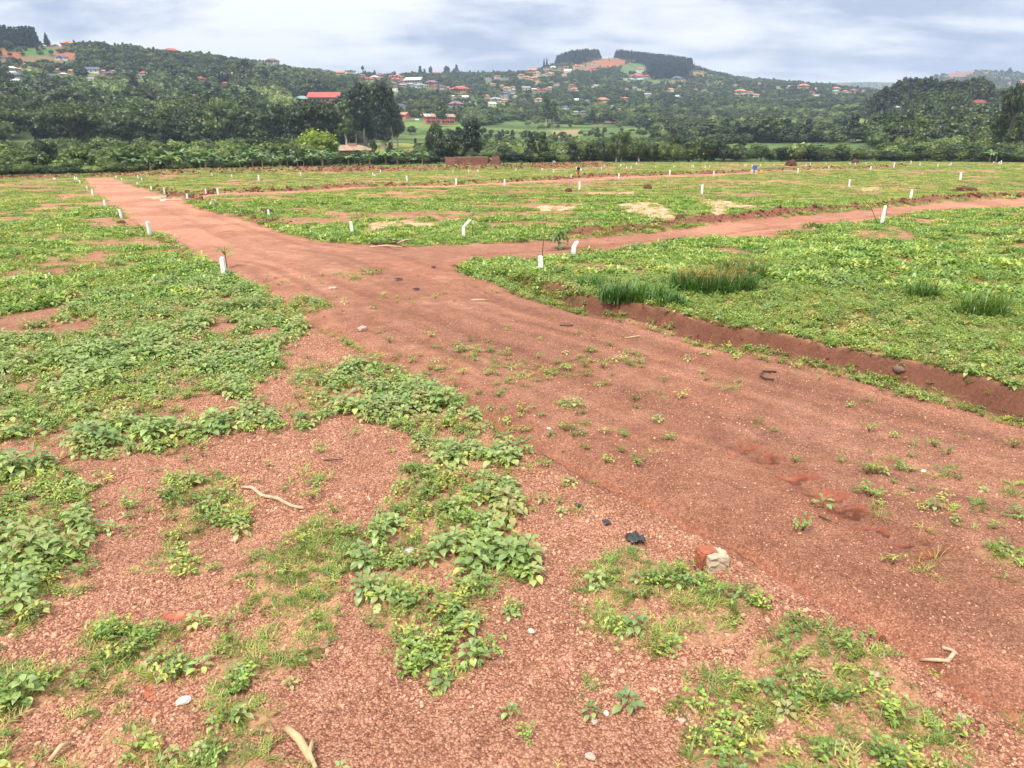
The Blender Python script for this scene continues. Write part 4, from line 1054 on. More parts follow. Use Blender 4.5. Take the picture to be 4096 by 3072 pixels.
# ------------------------------------------------------------------ houses
ROOF = {'orange': (.55, .22, .11), 'salmon': (.50, .22, .15), 'red': (.42, .10, .075), 'dark red': (.26, .07, .06), 'slate': (.10, .125, .17), 'grey': (.30, .33, .35), 'pale': (.60, .60, .55),
        'white': (.85, .86, .88), 'mauve': (.26, .15, .19), 'teal': (.25, .38, .38), 'rust': (.40, .23, .15), 'brown': (.22, .13, .11)}
WALL = {'cream': (.62, .52, .38), 'white': (.78, .77, .74), 'brick': (.42, .20, .13), 'pink': (.62, .22, .20), 'grey': (.36, .35, .33), 'tan': (.52, .38, .27)}
RM = {k: flat('roof_' + k.replace(' ', '_'), v, .7, .3, ns=.8, nv=.18) for k, v in ROOF.items()}
WM = {k: flat('wall_' + k, v, .85, .2, ns=.9, nv=.15) for k, v in WALL.items()}
M['pane'] = flat('dark_pane', (.03, .035, .045), .25, .6); M['door'] = flat('door_paint', (.12, .07, .05), .6); M['trim'] = flat('roof_board', (.45, .42, .38), .7)


def house(p, wd_, rot, roof, wall, style, floors=1, name='house'):
    o = empty(name, p, rot); dp = wd_ * .66; hf = max(wd_ * .21, .5) if floors == 1 else wd_ * .24
    hh = hf * floors; m = MB(); m.box((0, 0, hh / 2 - .6), (wd_, dp, hh + 1.2)); m.build('wall', WM[wall], o)
    ov = wd_ * .07; a, b = wd_ / 2 + ov, dp / 2 + ov; rh = wd_ * (.19 if style != 'flat' else .02); z = hh; t = .12
    m = MB()
    if style == 'hip':
        rg = a - b * .95
        vs = [(-a, -b, z), (a, -b, z), (a, b, z), (-a, b, z), (-rg, 0, z + rh), (rg, 0, z + rh)] + [(-a, -b, z - t), (a, -b, z - t), (a, b, z - t), (-a, b, z - t)]
        m.add(vs, [(0, 1, 5, 4), (1, 2, 5), (2, 3, 4, 5), (3, 0, 4), (6, 7, 1, 0), (7, 8, 2, 1), (8, 9, 3, 2), (9, 6, 0, 3), (9, 8, 7, 6)])
        if wd_ > 9:      # porch gable
            q = a * .45; m.add([(-q, -b - wd_ * .12, z), (q * .3, -b - wd_ * .12, z), (-q * .35, -b - wd_ * .12, z + rh * .55), (-q, -b * .4, z + .02), (q * .3, -b * .4, z + .02), (-q * .35, -b * .15, z + rh * .55)], [(0, 1, 2), (0, 2, 5, 3), (1, 4, 5, 2)])
    elif style == 'gable':
        m.add([(-a, -b, z), (a, -b, z), (a, 0, z + rh), (-a, 0, z + rh), (-a, b, z), (a, b, z), (-a, -b, z - t), (a, -b, z - t), (a, b, z - t), (-a, b, z - t)], [(0, 1, 2, 3), (3, 2, 5, 4), (6, 7, 1, 0), (8, 9, 4, 5), (9, 8, 7, 6), (1, 7, 8, 5), (9, 6, 0, 4)])
        m2 = MB()
        for s in (-1, 1): m2.add([(s * wd_ / 2, -dp / 2, z), (s * wd_ / 2, dp / 2, z), (s * wd_ / 2, 0, z + rh * .9)], [(0, 1, 2)])
        m2.build('gable', WM[wall], o)
    elif style == 'flat': m.box((0, 0, z + t), (2 * a, 2 * b, 2 * t))
    if style != 'none': m.build('roof', RM[roof], o)
    nw = max(2, int(wd_ / 3.5)); k = 0
    for f in range(floors):
        for i in range(nw):
            X = (i + .5) / nw * wd_ - wd_ / 2; zc = hf * (f + .55)
            if f == 0 and i == nw // 2:
                m = MB(); m.box((X, -dp / 2 - .02, hf * .38), (wd_ * .075, .08, hf * .76)); m.build('door', M['door'], o); continue
            m = MB(); m.box((X, -dp / 2 - .02, zc), (wd_ * .1, .08, hf * .4)); m.build('window', M['pane'], o)
    return o


HS = '''
247 239 44 slate white hip 1 L;48 283 42 pale tan hip 1 L;95 287 40 salmon brick hip 1 L;51 302 42 pale tan hip 1 L;66 314 55 slate grey hip 1 L;68 328 30 white white hip 1 L;33 326 16 white white gable 1 L;
172 266 22 none brick none 1 L;232 286 28 salmon brick gable 1 L;255 303 28 pale brick hip 1 L;286 292 34 orange tan hip 1 L;209 312 38 slate grey hip 1 L;370 291 54 slate white gable 1 L;408 292 30 salmon tan gable 1 L;459 293 28 orange cream hip 1 L;
443 306 42 slate brick hip 1 L;364 322 30 grey white gable 1 L;577 302 36 red white hip 1 L;584 317 36 grey white hip 1 L;544 315 16 brown brick gable 1 L;272 156 54 orange brick hip 1 L;589 184 30 slate tan hip 1 L;682 188 60 red brick hip 1 L;14 240 40 grey grey flat 1 L;100 265 26 salmon tan gable 1 L;
702 343 30 grey grey hip 1 L;815 326 44 orange tan gable 1 L;905 343 38 red brick hip 1 L;1053 240 28 red cream hip 1 L;1090 262 48 brown grey hip 2 L;1141 258 40 slate tan hip 1 L;
1310 282 46 slate grey hip 1 S;1362 299 40 salmon tan gable 1 S;1402 296 38 teal cream hip 2 S;1430 294 36 teal cream hip 1 S;1206 411 66 teal brick hip 1 S;1303 418 116 red brick gable 1 S;
1478 324 36 red tan hip 1 S;1446 310 34 dark_red tan hip 1 S;1517 312 40 dark_red tan hip 1 S;1538 297 22 dark_red tan hip 1 S;1568 312 28 red tan hip 1 S;1590 303 26 orange tan hip 1 S;1605 314 26 red tan hip 1 S;1582 327 38 red tan hip 1 S;1608 330 22 red tan hip 1 S;1500 318 36 pale tan hip 1 S;
1609 347 28 grey brick gable 1 S;1577 342 32 brown brick hip 1 S;1658 337 66 pale grey gable 1 S;1642 346 34 grey grey hip 1 S;1681 352 44 grey white hip 1 S;1728 354 46 mauve brick hip 2 S;1759 357 42 slate tan hip 1 S;1792 352 14 orange white gable 1 S;1842 372 68 red brick hip 1 S;
1584 366 24 none white none 2 S;1829 391 26 brown tan flat 1 S;1812 388 14 white tan gable 1 S;1861 392 24 white white gable 1 S;1948 387 20 orange tan hip 1 V;1602 431 38 slate cream hip 1 S;1823 429 58 mauve tan hip 1 S;1606 472 56 rust pink gable 1 S;1690 468 26 rust brick gable 1 S;1668 482 14 white white gable 1 S;
1744 289 26 red pink gable 1 S;1951 288 24 teal cream hip 1 V;1970 283 18 orange cream hip 1 V;1951 324 26 none grey none 2 V;1988 316 22 red cream hip 2 V;2007 319 18 none grey none 1 V;2026 318 20 pale grey flat 1 V;2084 314 24 orange cream hip 2 V;2109 315 28 orange cream hip 1 V;2134 320 30 orange cream hip 1 V;
2128 292 44 orange cream hip 1 V;2147 307 30 orange cream hip 2 V;2149 332 22 orange white hip 1 V;2184 281 22 red white hip 1 V;2212 277 28 white grey hip 1 V;2201 303 34 salmon cream hip 1 V;2180 301 18 grey white flat 1 V;2245 283 28 red cream hip 1 V;2264 276 26 red tan hip 1 V;2272 289 28 white white gable 1 V;
2306 278 28 orange cream hip 2 V;2331 276 24 none grey none 1 V;2255 304 20 orange white gable 1 V;2375 258 22 red white hip 1 V;2373 281 30 red tan gable 1 V;1972 343 22 salmon tan hip 1 V;2008 347 18 orange tan hip 1 V;2027 361 32 orange white hip 1 V;2050 358 32 red white hip 1 V;2018 392 36 slate grey hip 2 V;
2048 374 24 slate white hip 1 V;2061 389 20 orange white hip 1 V;1981 407 44 grey cream hip 1 V;2018 408 28 rust cream gable 1 V;1965 423 36 pale white gable 1 V;2155 406 34 orange white hip 1 V;2105 359 30 grey cream gable 1 V;2136 361 18 pale cream gable 1 V;2150 368 28 red tan hip 1 V;2182 366 30 red tan hip 1 V;
2198 358 28 grey tan hip 1 V;2227 341 28 pale cream flat 1 V;2285 347 24 red tan hip 1 V;2299 364 32 orange white hip 1 V;2372 350 16 salmon white hip 1 V;2384 344 22 white white flat 1 V;2306 402 18 white white gable 1 V;2410 410 48 orange tan hip 1 V;2262 436 32 slate white hip 1 V;2334 456 34 slate tan hip 1 V;
2303 453 24 grey grey hip 1 V;2198 442 34 pale white gable 1 V;2448 429 16 grey tan hip 1 V;2479 441 18 salmon tan hip 1 V;2349 404 16 slate white hip 1 V;
2559 291 28 orange white hip 2 P;2549 319 56 red white hip 1 P;2588 312 28 red white hip 1 P;2707 325 46 slate tan hip 1 P;2682 365 30 orange white hip 1 P;2719 347 12 orange tan hip 1 P;2780 361 14 orange tan gable 1 P;2818 363 14 none grey none 2 P;2507 358 16 red white hip 1 P;2537 352 20 salmon white flat 1 P;
2555 360 16 white white flat 1 P;2500 398 22 orange tan hip 1 P;2480 391 14 red tan hip 1 P;2711 390 22 white white gable 1 P;2594 385 30 grey grey gable 1 P;2503 320 20 white white flat 1 P;2940 343 16 red white hip 1 P;2961 377 48 orange cream hip 1 P;3024 387 28 orange white hip 1 R;3000 375 24 orange white hip 1 P;
3112 353 20 red white hip 1 R;3212 353 42 orange tan hip 1 R;3244 377 28 dark_red tan hip 1 R;3266 383 24 white white flat 1 R;3343 361 32 orange grey hip 1 R;3339 373 30 teal tan hip 1 R;3380 371 22 orange cream hip 1 R;3412 368 28 red tan hip 1 R;3452 366 18 red tan hip 1 R;3036 335 14 salmon white hip 1 R;
3156 347 14 grey white hip 1 R;3264 356 12 white white gable 1 R;3575 438 38 white tan hip 1 R;3912 427 66 dark_red white hip 1 R;4050 440 78 orange white hip 1 R;3468 450 16 white white flat 1 R;3641 429 14 brown brick gable 1 R;3943 295 18 orange tan hip 1 R;4035 337 20 red white hip 1 R;4086 331 24 orange white hip 1 R'''
REG = {'L': 'on the wooded left hillside', 'S': 'uphill from the pink school', 'V': 'on the middle village slope', 'P': 'below the hilltop pine wood', 'R': 'on the far right slopes'}
HL = []
for s in HS.replace('\n', '').split(';'):
    s = s.strip()
    if not s: continue
    f = s.split(); HL.append((float(f[0]), float(f[1]), float(f[2]), f[3].replace('_', ' '), f[4], f[5], int(f[6]), f[7]))
HL.sort(); cnt = {}; tot = {}
for h in HL: tot[(h[3], h[7], h[6])] = tot.get((h[3], h[7], h[6]), 0) + 1
HPX = []
random.seed(9)
for cx, by, wp, roof, wall, style, fl, reg in HL:
    p = at_hill(cx, by, 260); wm = wp * mpp(p); k = (roof, reg, fl); i = cnt.get(k, 0); cnt[k] = i + 1
    az = math.atan2(p.x, p.y); house(p, wm * .98, -az + random.uniform(-.5, .5), roof, wall, style, fl)
    o = [q for q in COL.objects if q.name.startswith('house') and q.type == 'EMPTY' and (q.location - p).length < .01][-1]
    nm = {'hip': 'hipped roof', 'gable': 'gabled roof', 'flat': 'flat roof', 'none': ''}[style]
    what = ('roofless grey unfinished' if wall == 'grey' else 'roofless ' + wall) if roof == 'none' else roof + '-roofed'
    if tot[k] > 1: lb = '%s %shouse, %s from left of its kind %s' % (what, 'two-storey ' if fl == 2 else '', nth(i), REG[reg])
    else: lb = 'the %s %shouse with %s walls %s' % (what, 'two-storey ' if fl == 2 else '', wall, REG[reg])
    tag(o, lb, 'house', 'houses scattered over the hills'); HPX.append((cx, by, wp, math.hypot(p.x, p.y), fl))

# pink two-storey school
p = at_hill(1755, 496, 300); k = mpp(p); az = math.atan2(p.x, p.y)
sch = empty('school_building', p, -az + .28); Lw, Dw, Hw = 118 * k, 40 * k, 27 * k
m = MB(); m.box((0, 0, Hw / 2 - .5), (Lw, Dw, Hw + 1)); m.build('wall', WM['pink'], sch)
a, b, rh = Lw / 2 + 1, Dw / 2 + 1, 11 * k
mr = flat('rusty_sheet_roof', (.36, .24, .17), .7, ns=.35, nv=.55)
m = MB(); m.add([(-a, -b, Hw), (a, -b, Hw), (a, 0, Hw + rh), (-a, 0, Hw + rh), (-a, b, Hw), (a, b, Hw), (-a, -b, Hw - .2), (a, -b, Hw - .2), (a, b, Hw - .2), (-a, b, Hw - .2)], [(0, 1, 2, 3), (3, 2, 5, 4), (6, 7, 1, 0), (8, 9, 4, 5), (9, 8, 7, 6), (1, 7, 8, 5), (9, 6, 0, 4)])
rf = m.build('roof', mr, sch)
for i, (q0, q1) in enumerate([(-.97, -.80), (-.70, -.60)]):
    m = MB(); m.add([(a * q0, -b, Hw + .04), (a * q1, -b, Hw + .04), (a * q1, -b * .1, Hw + rh * .9 + .06), (a * q0, -b * .1, Hw + rh * .9 + .06)], [(0, 1, 2, 3)]); m.build('roof_sheet', RM['pale'], rf)
m = MB()
for s in (-1, 1): m.add([(s * Lw / 2, -Dw / 2, Hw), (s * Lw / 2, Dw / 2, Hw), (s * Lw / 2, 0, Hw + rh * .93)], [(0, 1, 2)])
m.build('gable', WM['pink'], sch)
for f in range(2):
    for i in range(12):
        m = MB(); X = (i + .5) / 12 * Lw - Lw / 2; m.box((X, -Dw / 2 - .03, Hw * (.28 + .46 * f)), (Lw * .05, .1, Hw * .2)); m.build('window', M['pane'], sch)
m = MB(); m.box((0, -Dw / 2 - .5, Hw * .5), (Lw, 1.0, .25)); m.build('balcony_slab', WM['pink'], sch)
for i in range(7): m = MB(); X = i / 6 * Lw * .96 - Lw * .48; m.box((X, -Dw / 2 - .9, Hw * .5), (.35, .25, Hw)); m.build('pillar', WM['pink'], sch)
tag(sch, 'long pink two-storey school with rusty gabled iron roof above the green fields', 'school')
HPX.append((1755, 496, 140, math.hypot(p.x, p.y), 2))
# open timber sheds under the school
for (cx, by, wp), lb in zip([(1603, 522, 66), (1692, 526, 46)], ['long dark open timber shed on the grass left below the pink school', 'shorter brown open shed right below the pink school lawn']):
    p = at_hill(cx, by, 250); k = mpp(p); o = empty('timber_shed', p, -math.atan2(p.x, p.y) - .25); Lw = wp * k
    m = MB(); m.add([(-Lw / 2, -2, 2.0), (Lw / 2, -2, 2.0), (Lw / 2, 2, 2.8), (-Lw / 2, 2, 2.8), (-Lw / 2, -2, 1.9), (Lw / 2, -2, 1.9), (Lw / 2, 2, 2.7), (-Lw / 2, 2, 2.7)], [(0, 1, 2, 3), (7, 6, 5, 4), (0, 4, 5, 1), (1, 5, 6, 2), (2, 6, 7, 3), (3, 7, 4, 0)]); m.build('roof', RM['brown'], o)
    for i in range(6):
        for s in (-1.8, 1.8): m = MB(); m.box((i / 5 * (Lw - .6) - Lw / 2 + .3, s, .95), (.15, .15, 2.1)); m.build('post', M['trunk'], o)
    tag(o, lb, 'shed'); HPX.append((cx, by, wp, math.hypot(p.x, p.y), 1))
# rust-roofed low house behind the banana plants
dx, dy, dz = ray(1425, 625); h = math.hypot(dx, dy); r_ = 222; p = Vector((r_ * dx / h, r_ * dy / h, 0)); p.z = float(height(np.array([p.x]), np.array([p.y]), False)[0]); k = mpp(p)
o = empty('brick_house', p, -math.atan2(p.x, p.y) + .12); Lw = 128 * k; top = hfor(p, 600)
m = MB(); m.box((0, 0, top / 2 - .3), (Lw, 7, top + .6)); m.build('wall', WM['brick'], o)
m = MB(); a, b = Lw / 2 + .6, 4.2; rh = 1.4; m.add([(-a, -b, top), (a, -b, top), (a, b, top), (-a, b, top), (-a * .8, 0, top + rh), (a * .25, 0, top + rh), (-a, -b, top - .15), (a, -b, top - .15), (a, b, top - .15), (-a, b, top - .15)], [(0, 1, 5, 4), (1, 2, 5), (2, 3, 4, 5), (3, 0, 4), (6, 7, 1, 0), (7, 8, 2, 1), (8, 9, 3, 2), (9, 6, 0, 3), (9, 8, 7, 6)]); m.build('roof', mr, o)
m = MB(); m.box((-1, 0, top + rh * .9), (2.2, 2.4, 1.2)); m.build('roof_vent', RM['rust'], o)
for i in range(5):
    m = MB(); m.box(((i + .5) / 5 * Lw - Lw / 2, -3.53, top * .6), (1.1, .1, 1.1)); m.build('window', M['pane'], o)
tag(o, 'low brick house with a wide rusty roof behind the banana plants and bright mango', 'house'); HPX.append((1425, 625, 150, 222, 1))
# red mud brick wall and the brick stack beside it
pa, pb = at_site(1814, 664), at_site(1949, 664); dr = (pb - pa); L = dr.length; an = math.atan2(dr.y, dr.x)
mb_ = flat('mud_brick', (.24, .105, .075), .95, ns=1.2, nv=.3, bump=.5)
o = empty('brick_wall', (pa + pb) / 2 + Vector((0, 4, -.1)), an); hh = hfor(pa, 629); m = MB(); m.box((0, 0, hh / 2), (L, .3, hh)); m.box((L / 2 - .15, 3.2, hh / 2), (.3, 6, hh)); m.box((-L / 2 + .15, 3.2, hh / 2), (.3, 6, hh)); m.build('wall', mb_, o)
m = MB(); m.box((0, 0, hh + .05), (L + .1, .36, .12)); m.build('coping', flat('pale_mortar', (.5, .35, .27)), o)
for i in range(3): m = MB(); m.box((-L / 2 + .4 + i * L * .46, -.2, hh * .5 + .1), (.4, .2, hh + .25)); m.build('pier', mb_, o)
tag(o, 'unfinished red mud-brick enclosure wall standing in the gap of the hedge', 'wall')
p = at_site(1982, 664) + Vector((0, 2, 0)); o = MB()
for i in range(9): o.box((0, 0, .12 + i * .25), (2.6 - .12 * i + .1 * (i % 2), 1.2, .22), .03 * (i % 3))
o = o.build('brick_stack', mb_, loc=p); tag(o, 'stepped stack of loose red bricks right of the mud-brick wall', 'brick stack')
p = at_site(2216, 660); o = MB(); o.box((0, 0, .5), (.8, .5, .7)); o.box((0, 0, .93), (.7, .4, .2), 0, .7); o = o.build('concrete_block', flat('weathered_concrete', (.33, .32, .31), .9), loc=p); tag(o, 'squat grey concrete block at the foot of the dark hedge', 'concrete block')

# ------------------------------------------------------------------ woods on the hills
def low(kind, mi, seed, n, size): return crown_mesh(kind, seed, M['crown'][mi], n, size)


WK = [('round', 0), ('round', 1), ('round', 0), ('umbrella', 4), ('euca', 0), ('euca', 1), ('bush', 1), ('column', 0), ('pine', 3), ('bush', 6), ('round', 6)]
cW = protos('wood', [low(k, mi, 70 + i, 520, .42) for i, (k, mi) in enumerate(WK)])
NT_ = 170000
x, y = sample_view(NT_, 165, 4200, 47, .75); z = height(x, y, False); r = np.hypot(x, y)
px, py = proj(x, y, z); fi = field_at(x, y, z)
den = np.where(fi >= 0, np.where(fi == 0, .09, .03), 1.0) * np.where(r < edge_r(x, y) + 8, 0, 1)
open_ = (px > 1350) & (px < 3500) & (r < 650); den *= np.where(open_, np.where(fi >= 0, 1, .9) * sst(.36, .56, fbm(x, y, 40, 3, 401)) + .04, 1)
vill = (r > 600) & (px > 1350) & (px < 3500); den *= np.where(vill, .42 + .58 * sst(.42, .55, fbm(x, y, 60, 3, 411)), 1)
pinew = inpoly(px, py, np.array([(2180, 262), (2190, 235), (2400, 205), (2760, 232), (2770, 300), (2720, 322), (2600, 318), (2590, 270), (2500, 240), (2400, 232), (2300, 262)], float)) & (r > 1400)
pinel = (px < 148) & (py < 192) & (r > 900)
eucr = (px > 3455) & (px < 3960) & (r > 540) & (r < 720)
den = np.where(pinew | pinel, 1.0, den); den = np.where(eucr, .9, den); den = den * np.where((px < 1400) & (r > 260) & (r < 800), .5, 1)
far = np.where(r > 2400, .5, 1)
keep = rng.random(NT_) < den * far * np.clip(r / 420, .35, 1)
rd_h = np.zeros(NT_, bool)
for cx, by, wp, hr, fl in HPX: rd_h |= (np.abs(px - cx) < wp * .6) & (np.abs(r - hr) < wp * hr / F * .9)
keep &= ~rd_h
x, y, z, r, px, py, fi = [q[keep] for q in (x, y, z, r, px, py, fi)]; pinew, pinel, eucr = pinew[keep], pinel[keep], eucr[keep]
n = len(x); u = rng.random(n); nn = fbm(x, y, 90, 3, 421)
idx = np.where(u < .22, 0, np.where(u < .42, 1, np.where(u < .52, 2, np.where(u < .6, 3, np.where(u < .7, 4, np.where(u < .78, 5, np.where(u < .9, 6, 7)))))))
shr = (r < 330) | ((nn > .56) & (rng.random(n) < .7)); idx = np.where(shr, np.where(u < .35, 6, np.where(u < .6, 9, np.where(u < .8, 10, 1))), idx)
idx = np.where(pinew | pinel, 8, idx); idx = np.where(eucr, np.where(u < .7, 4, 5), idx)
hgt = 6.5 + 5.5 * rng.random(n) ** 1.3; hgt = np.where(px < 1400, hgt * np.where(r > 800, .6, 1.42), hgt * .85); hgt = np.where((r > 600) & (px > 1300), hgt * .78, hgt); hgt = np.where(shr & (r < 420), 2.6 + 3.2 * rng.random(n), hgt); hgt = np.where(idx == 9, hgt * .6, hgt)
hgt = np.where(pinew, 17 + 2.5 * rng.random(n), hgt); hgt = np.where(pinel, 15 + 4 * rng.random(n), hgt); hgt = np.where(eucr, 11 + 4 * rng.random(n), hgt)
hgt = np.where(pinew | pinel | eucr, hgt, hgt * (.55 + .95 * fbm(x, y, 28, 2, 431))); hgt = np.where((fi >= 0) & ~pinel, 2.5 + 2.5 * rng.random(n), hgt); hgt = np.where((px > 1950) & (px < 3400) & (r < 420), 3 + 3 * rng.random(n), hgt)
# keep the view to houses standing behind lower trees
kh = np.ones(n, bool)
tx, ty_ = proj(x, y, z + hgt * .95)
for cx, by, wp, hr, fl in HPX: kh &= ~((np.abs(px - cx) < wp * .5 + hgt * .30 / np.maximum(r, 1) * F) & (r < hr) & (ty_ < by - wp * .06) & (py > by - 4) & ~pinew)
sw = hgt / 9.0 * np.where(pinew | pinel, 1.15, np.where(eucr, .8, 1.18)) * (.85 + .3 * rng.random(n))
scl = np.stack([sw, sw, hgt / 9.0], 1); rot = np.stack([np.zeros(n), np.zeros(n), rng.random(n) * 6.28], 1); P = np.stack([x, y, z - .1], 1)
# the ones that show largest stand as trees of their own, the rest is one wood
big = np.argsort(-(hgt / r) * (np.abs(px - 2048) < 2080) * kh)[:150]
own = np.zeros(n, bool); own[big] = True
scatter('woods', cW, P[kh & ~own], rot[kh & ~own], scl[kh & ~own], idx[kh & ~own], 'dense mixed green woods covering the hills', None)
oo = sorted([i for i in big if kh[i]], key=lambda i: px[i]); random.seed(4); wc = {}
for i in oo:
    kd, mi = WK[int(idx[i])]; nm = {'bush': 'shrub', 'euca': 'eucalyptus', 'pine': 'pine_tree'}.get(kd, 'broadleaf_tree')
    side = 'left' if px[i] < 1400 else ('middle' if px[i] < 2700 else 'right'); kk = (nm, side); c_ = wc.get(kk, 0); wc[kk] = c_ + 1
    lb = 'green %s, %s from left of its kind at the %s foot of the hills' % (nm.replace('_', ' '), nth(c_), side)
    tree(nm, P[i], hgt[i], sw[i] * KW[kd], kd, mi, lb, 'shrub' if nm == 'shrub' else 'tree', 'trees standing nearest at the foot of the hills')

# ------------------------------------------------------------------ marker posts
def post_mesh(h, w_, seed, bent=0):
    random.seed(seed); m = MB(); a = w_ / 2; b = a * .85
    rows = [(-.15, a, 0), (h * .5, a * .97, 0), (h * .93, a * .93, 0), (h, a * .7, 0)] if not bent else [(-.15, a, 0), (h * .30, a, -.02 * bent), (h * .60, a, .0), (h * .92, a, bent * h * .30), (h, a * .6, bent * h * .38)]
    j = lambda: random.uniform(-1, 1) * w_ * .05; vs = []
    for z, q, ox in rows:
        vs += [(-q + ox + j(), -q * .85 + j(), z + j()), (q + ox + j(), -q * .85 + j(), z + j()), (q + ox + j(), q * .85 + j(), z + j()), (-q + ox + j(), q * .85 + j(), z + j())]
    n = len(rows); fs = [(4 * i + k, 4 * i + (k + 1) % 4, 4 * i + 4 + (k + 1) % 4, 4 * i + 4 + k) for i in range(n - 1) for k in range(4)] + [(4 * n - 4, 4 * n - 3, 4 * n - 2, 4 * n - 1)]
    m.add(vs, fs); return m.mesh('marker_post', M['concrete'])


ROWS = {'left road edge': [(222, 722, 10), (217, 723, 11), (287, 696, 7), (300, 722, 15), (308, 722, 12), (321, 737, 16), (349, 759, 13), (371, 785, 26), (422, 831, 30), (486, 876, 36), (600, 943, 54), (900, 1112, 78)],
 'cluster right of the far end of the main road': [(466, 716, 13), (488, 723, 10), (553, 717, 16), (567, 723, 11), (550, 741, 11), (606, 763, 16), (659, 777, 25)],
 'junction with the thin side track': [(751, 800, 24), (824, 777, 21), (874, 784, 28), (853, 826, 28)],
 'strip between hedge and thin track': [(849, 707, 15), (928, 712, 12), (1036, 725, 23), (1202, 702, 13), (1304, 698, 10), (1089, 680, 7), (1492, 705, 14), (1498, 707, 9), (1522, 692, 13), (1628, 726, 22), (1812, 689, 10), (1875, 693, 13), (1912, 690, 11), (2064, 685, 11), (2168, 684, 11), (2215, 692, 14), (2305, 679, 12), (2405, 680, 12), (2419, 667, 7), (2483, 668, 11), (2506, 675, 8), (2524, 675, 11), (2545, 662, 12), (2623, 672, 8), (2165, 662, 6)],
 'edge of the thin track': [(1824, 737, 23), (2018, 744, 26), (2284, 715, 15), (2474, 719, 24), (2679, 697, 16), (2855, 704, 19), (3191, 693, 19), (3314, 678, 12), (3482, 683, 17)],
 'field between the two side tracks': [(1076, 868, 27), (2317, 764, 35), (2807, 778, 37), (3396, 748, 28), (3840, 721, 29)],
 'near edge of the middle field': [(1409, 938, 48), (3641, 799, 37)],
 'right-hand far strip by the hedge': [(2694, 671, 8), (2700, 671, 8), (2768, 671, 11), (2774, 671, 9), (2820, 673, 10), (2837, 669, 7), (2978, 667, 8), (2984, 666, 9), (3008, 667, 8), (3041, 666, 9), (3095, 663, 7), (3224, 664, 8), (3240, 662, 8), (3303, 660, 8), (3400, 660, 8), (3421, 660, 9), (3463, 658, 7), (3576, 666, 15), (3643, 655, 12), (3679, 664, 12), (3750, 668, 13), (3803, 663, 12), (3797, 663, 8), (3974, 655, 9), (3995, 659, 11), (4003, 659, 16)]}
SPEC = {(900, 1112): 'tallest left post, white and slightly tapered, standing beside the broadleaf weeds', (600, 943): 'white post with cap-like top on the left road edge beside a thin twig', (486, 876): 'white left road-edge post half hidden by a leafy sapling', (2317, 764): 'slim white post standing below the walking person', (853, 826): 'small grey leaning post under drooping sapling leaves'}
k_ = 0
for row, L_ in ROWS.items():
    L_ = sorted(L_)
    for i, (cx, by, hp) in enumerate(L_):
        p = at_site(cx, by); h = min(max(hfor(p, by - hp * 1.08), .3), 2.2); k_ += 1
        o = bpy.data.objects.new('marker_post', post_mesh(h, max(.15, min(.21 * h, .24)), k_)); COL.objects.link(o); o.location = p
        o.rotation_euler = (random.uniform(-.06, .06), random.uniform(-.06, .06), random.uniform(-.5, .5))
        tag(o, SPEC.get((cx, by), 'white marker post, %s from left along the %s' % (nth(i), row) if row != 'cluster right of the far end of the main road' else 'white marker post, %s from left in the cluster right of the far road end' % nth(i)), 'post', 'white marker posts across the site')
for (cx, by, hp, bent, lb) in [(1855, 952, 74, 1, 'white concrete post bent over to the right in the green middle field'), (2294, 1026, 62, .55, 'white post with bent top by the junction of the right-hand track'),
                               (2161, 1096, 74, 0, 'straight white post standing in the weeds at the road corner'), (3526, 898, 76, 0, 'tall white leaning post on the near edge of the right-hand track')]:
    p = at_site(cx, by); h = hfor(p, by - hp); o = bpy.data.objects.new('marker_post', post_mesh(h, .17, int(cx), bent)); COL.objects.link(o); o.location = p
    o.rotation_euler = (0, .05 if cx > 3000 else 0, .1); tag(o, lb, 'post', 'white marker posts across the site')


# ------------------------------------------------------------------ saplings beside posts
def sapling(cx, by, ty, lean, n, lb, L=.38, droop=1.1, mat='weedA', leaf0=.45, wd_=.27):
    p = at_site(cx, by); h = hfor(p, ty); random.seed(int(cx)); o = empty('sapling', p); m = MB()
    top = (lean * h, 0, h); m.tube([(0, 0, -.1), (lean * h * .35, .02, h * .5), top], [.022, .016, .008], 6); m.build('stem', M['twig'], o)
    if n:
        m = MB()
        for i in range(n):
            t = leaf0 + (1 - leaf0) * (i + .5) / n; a = i * 2.4; m.leaf((lean * h * t * t, 0, h * t), a, random.uniform(-.1, .9), L * random.uniform(.7, 1.2), L * wd_, droop, .2)
        m.build('leaves', M[mat], o, True)
    tag(o, lb, 'sapling'); return o


sapling(908, 1080, 985, .02, 9, 'young sapling with upright green leaves behind the tallest left post', .55, .6, 'weedB')
sapling(478, 874, 826, -.05, 14, 'leafy sapling hugging a white post on the left road edge', .6, 1.3, 'weedA')
sapling(850, 826, 795, 0, 9, 'drooping sapling over the small leaning post by the thin track', .8, 1.6)
sapling(1406, 900, 850, .02, 5, 'pale-topped thin sapling behind the post at the left field corner', .4, .8)
sapling(1890, 950, 842, .04, 8, 'thin sapling with wilting leaves behind the bent post', .5, 1.4)
sapling(2166, 1060, 868, .10, 0, 'tall bare thin stem rising behind the corner post')
sapling(2235, 1000, 925, .05, 14, 'wilted sapling with hanging broad leaves between the corner post and bent post', .9, 1.8, 'tallgrass', .3)
sapling(3544, 862, 795, 0, 5, 'small sapling with upright leaves behind the tall leaning post', .6, .5, 'weedB')
sapling(3512, 890, 765, -.9, 0, 'long bare leaning branch stuck in the ground left of the tall post')
sapling(1625, 724, 704, -.3, 7, 'little leafy sapling beside a post in the far strip', .6)
sapling(585, 943, 885, -.55, 0, 'thin bare twig leaning beside the left road post')
sapling(3665, 795, 745, 0, 5, 'curled-leaf sapling right of a post at the near field edge', .6, 2.2)

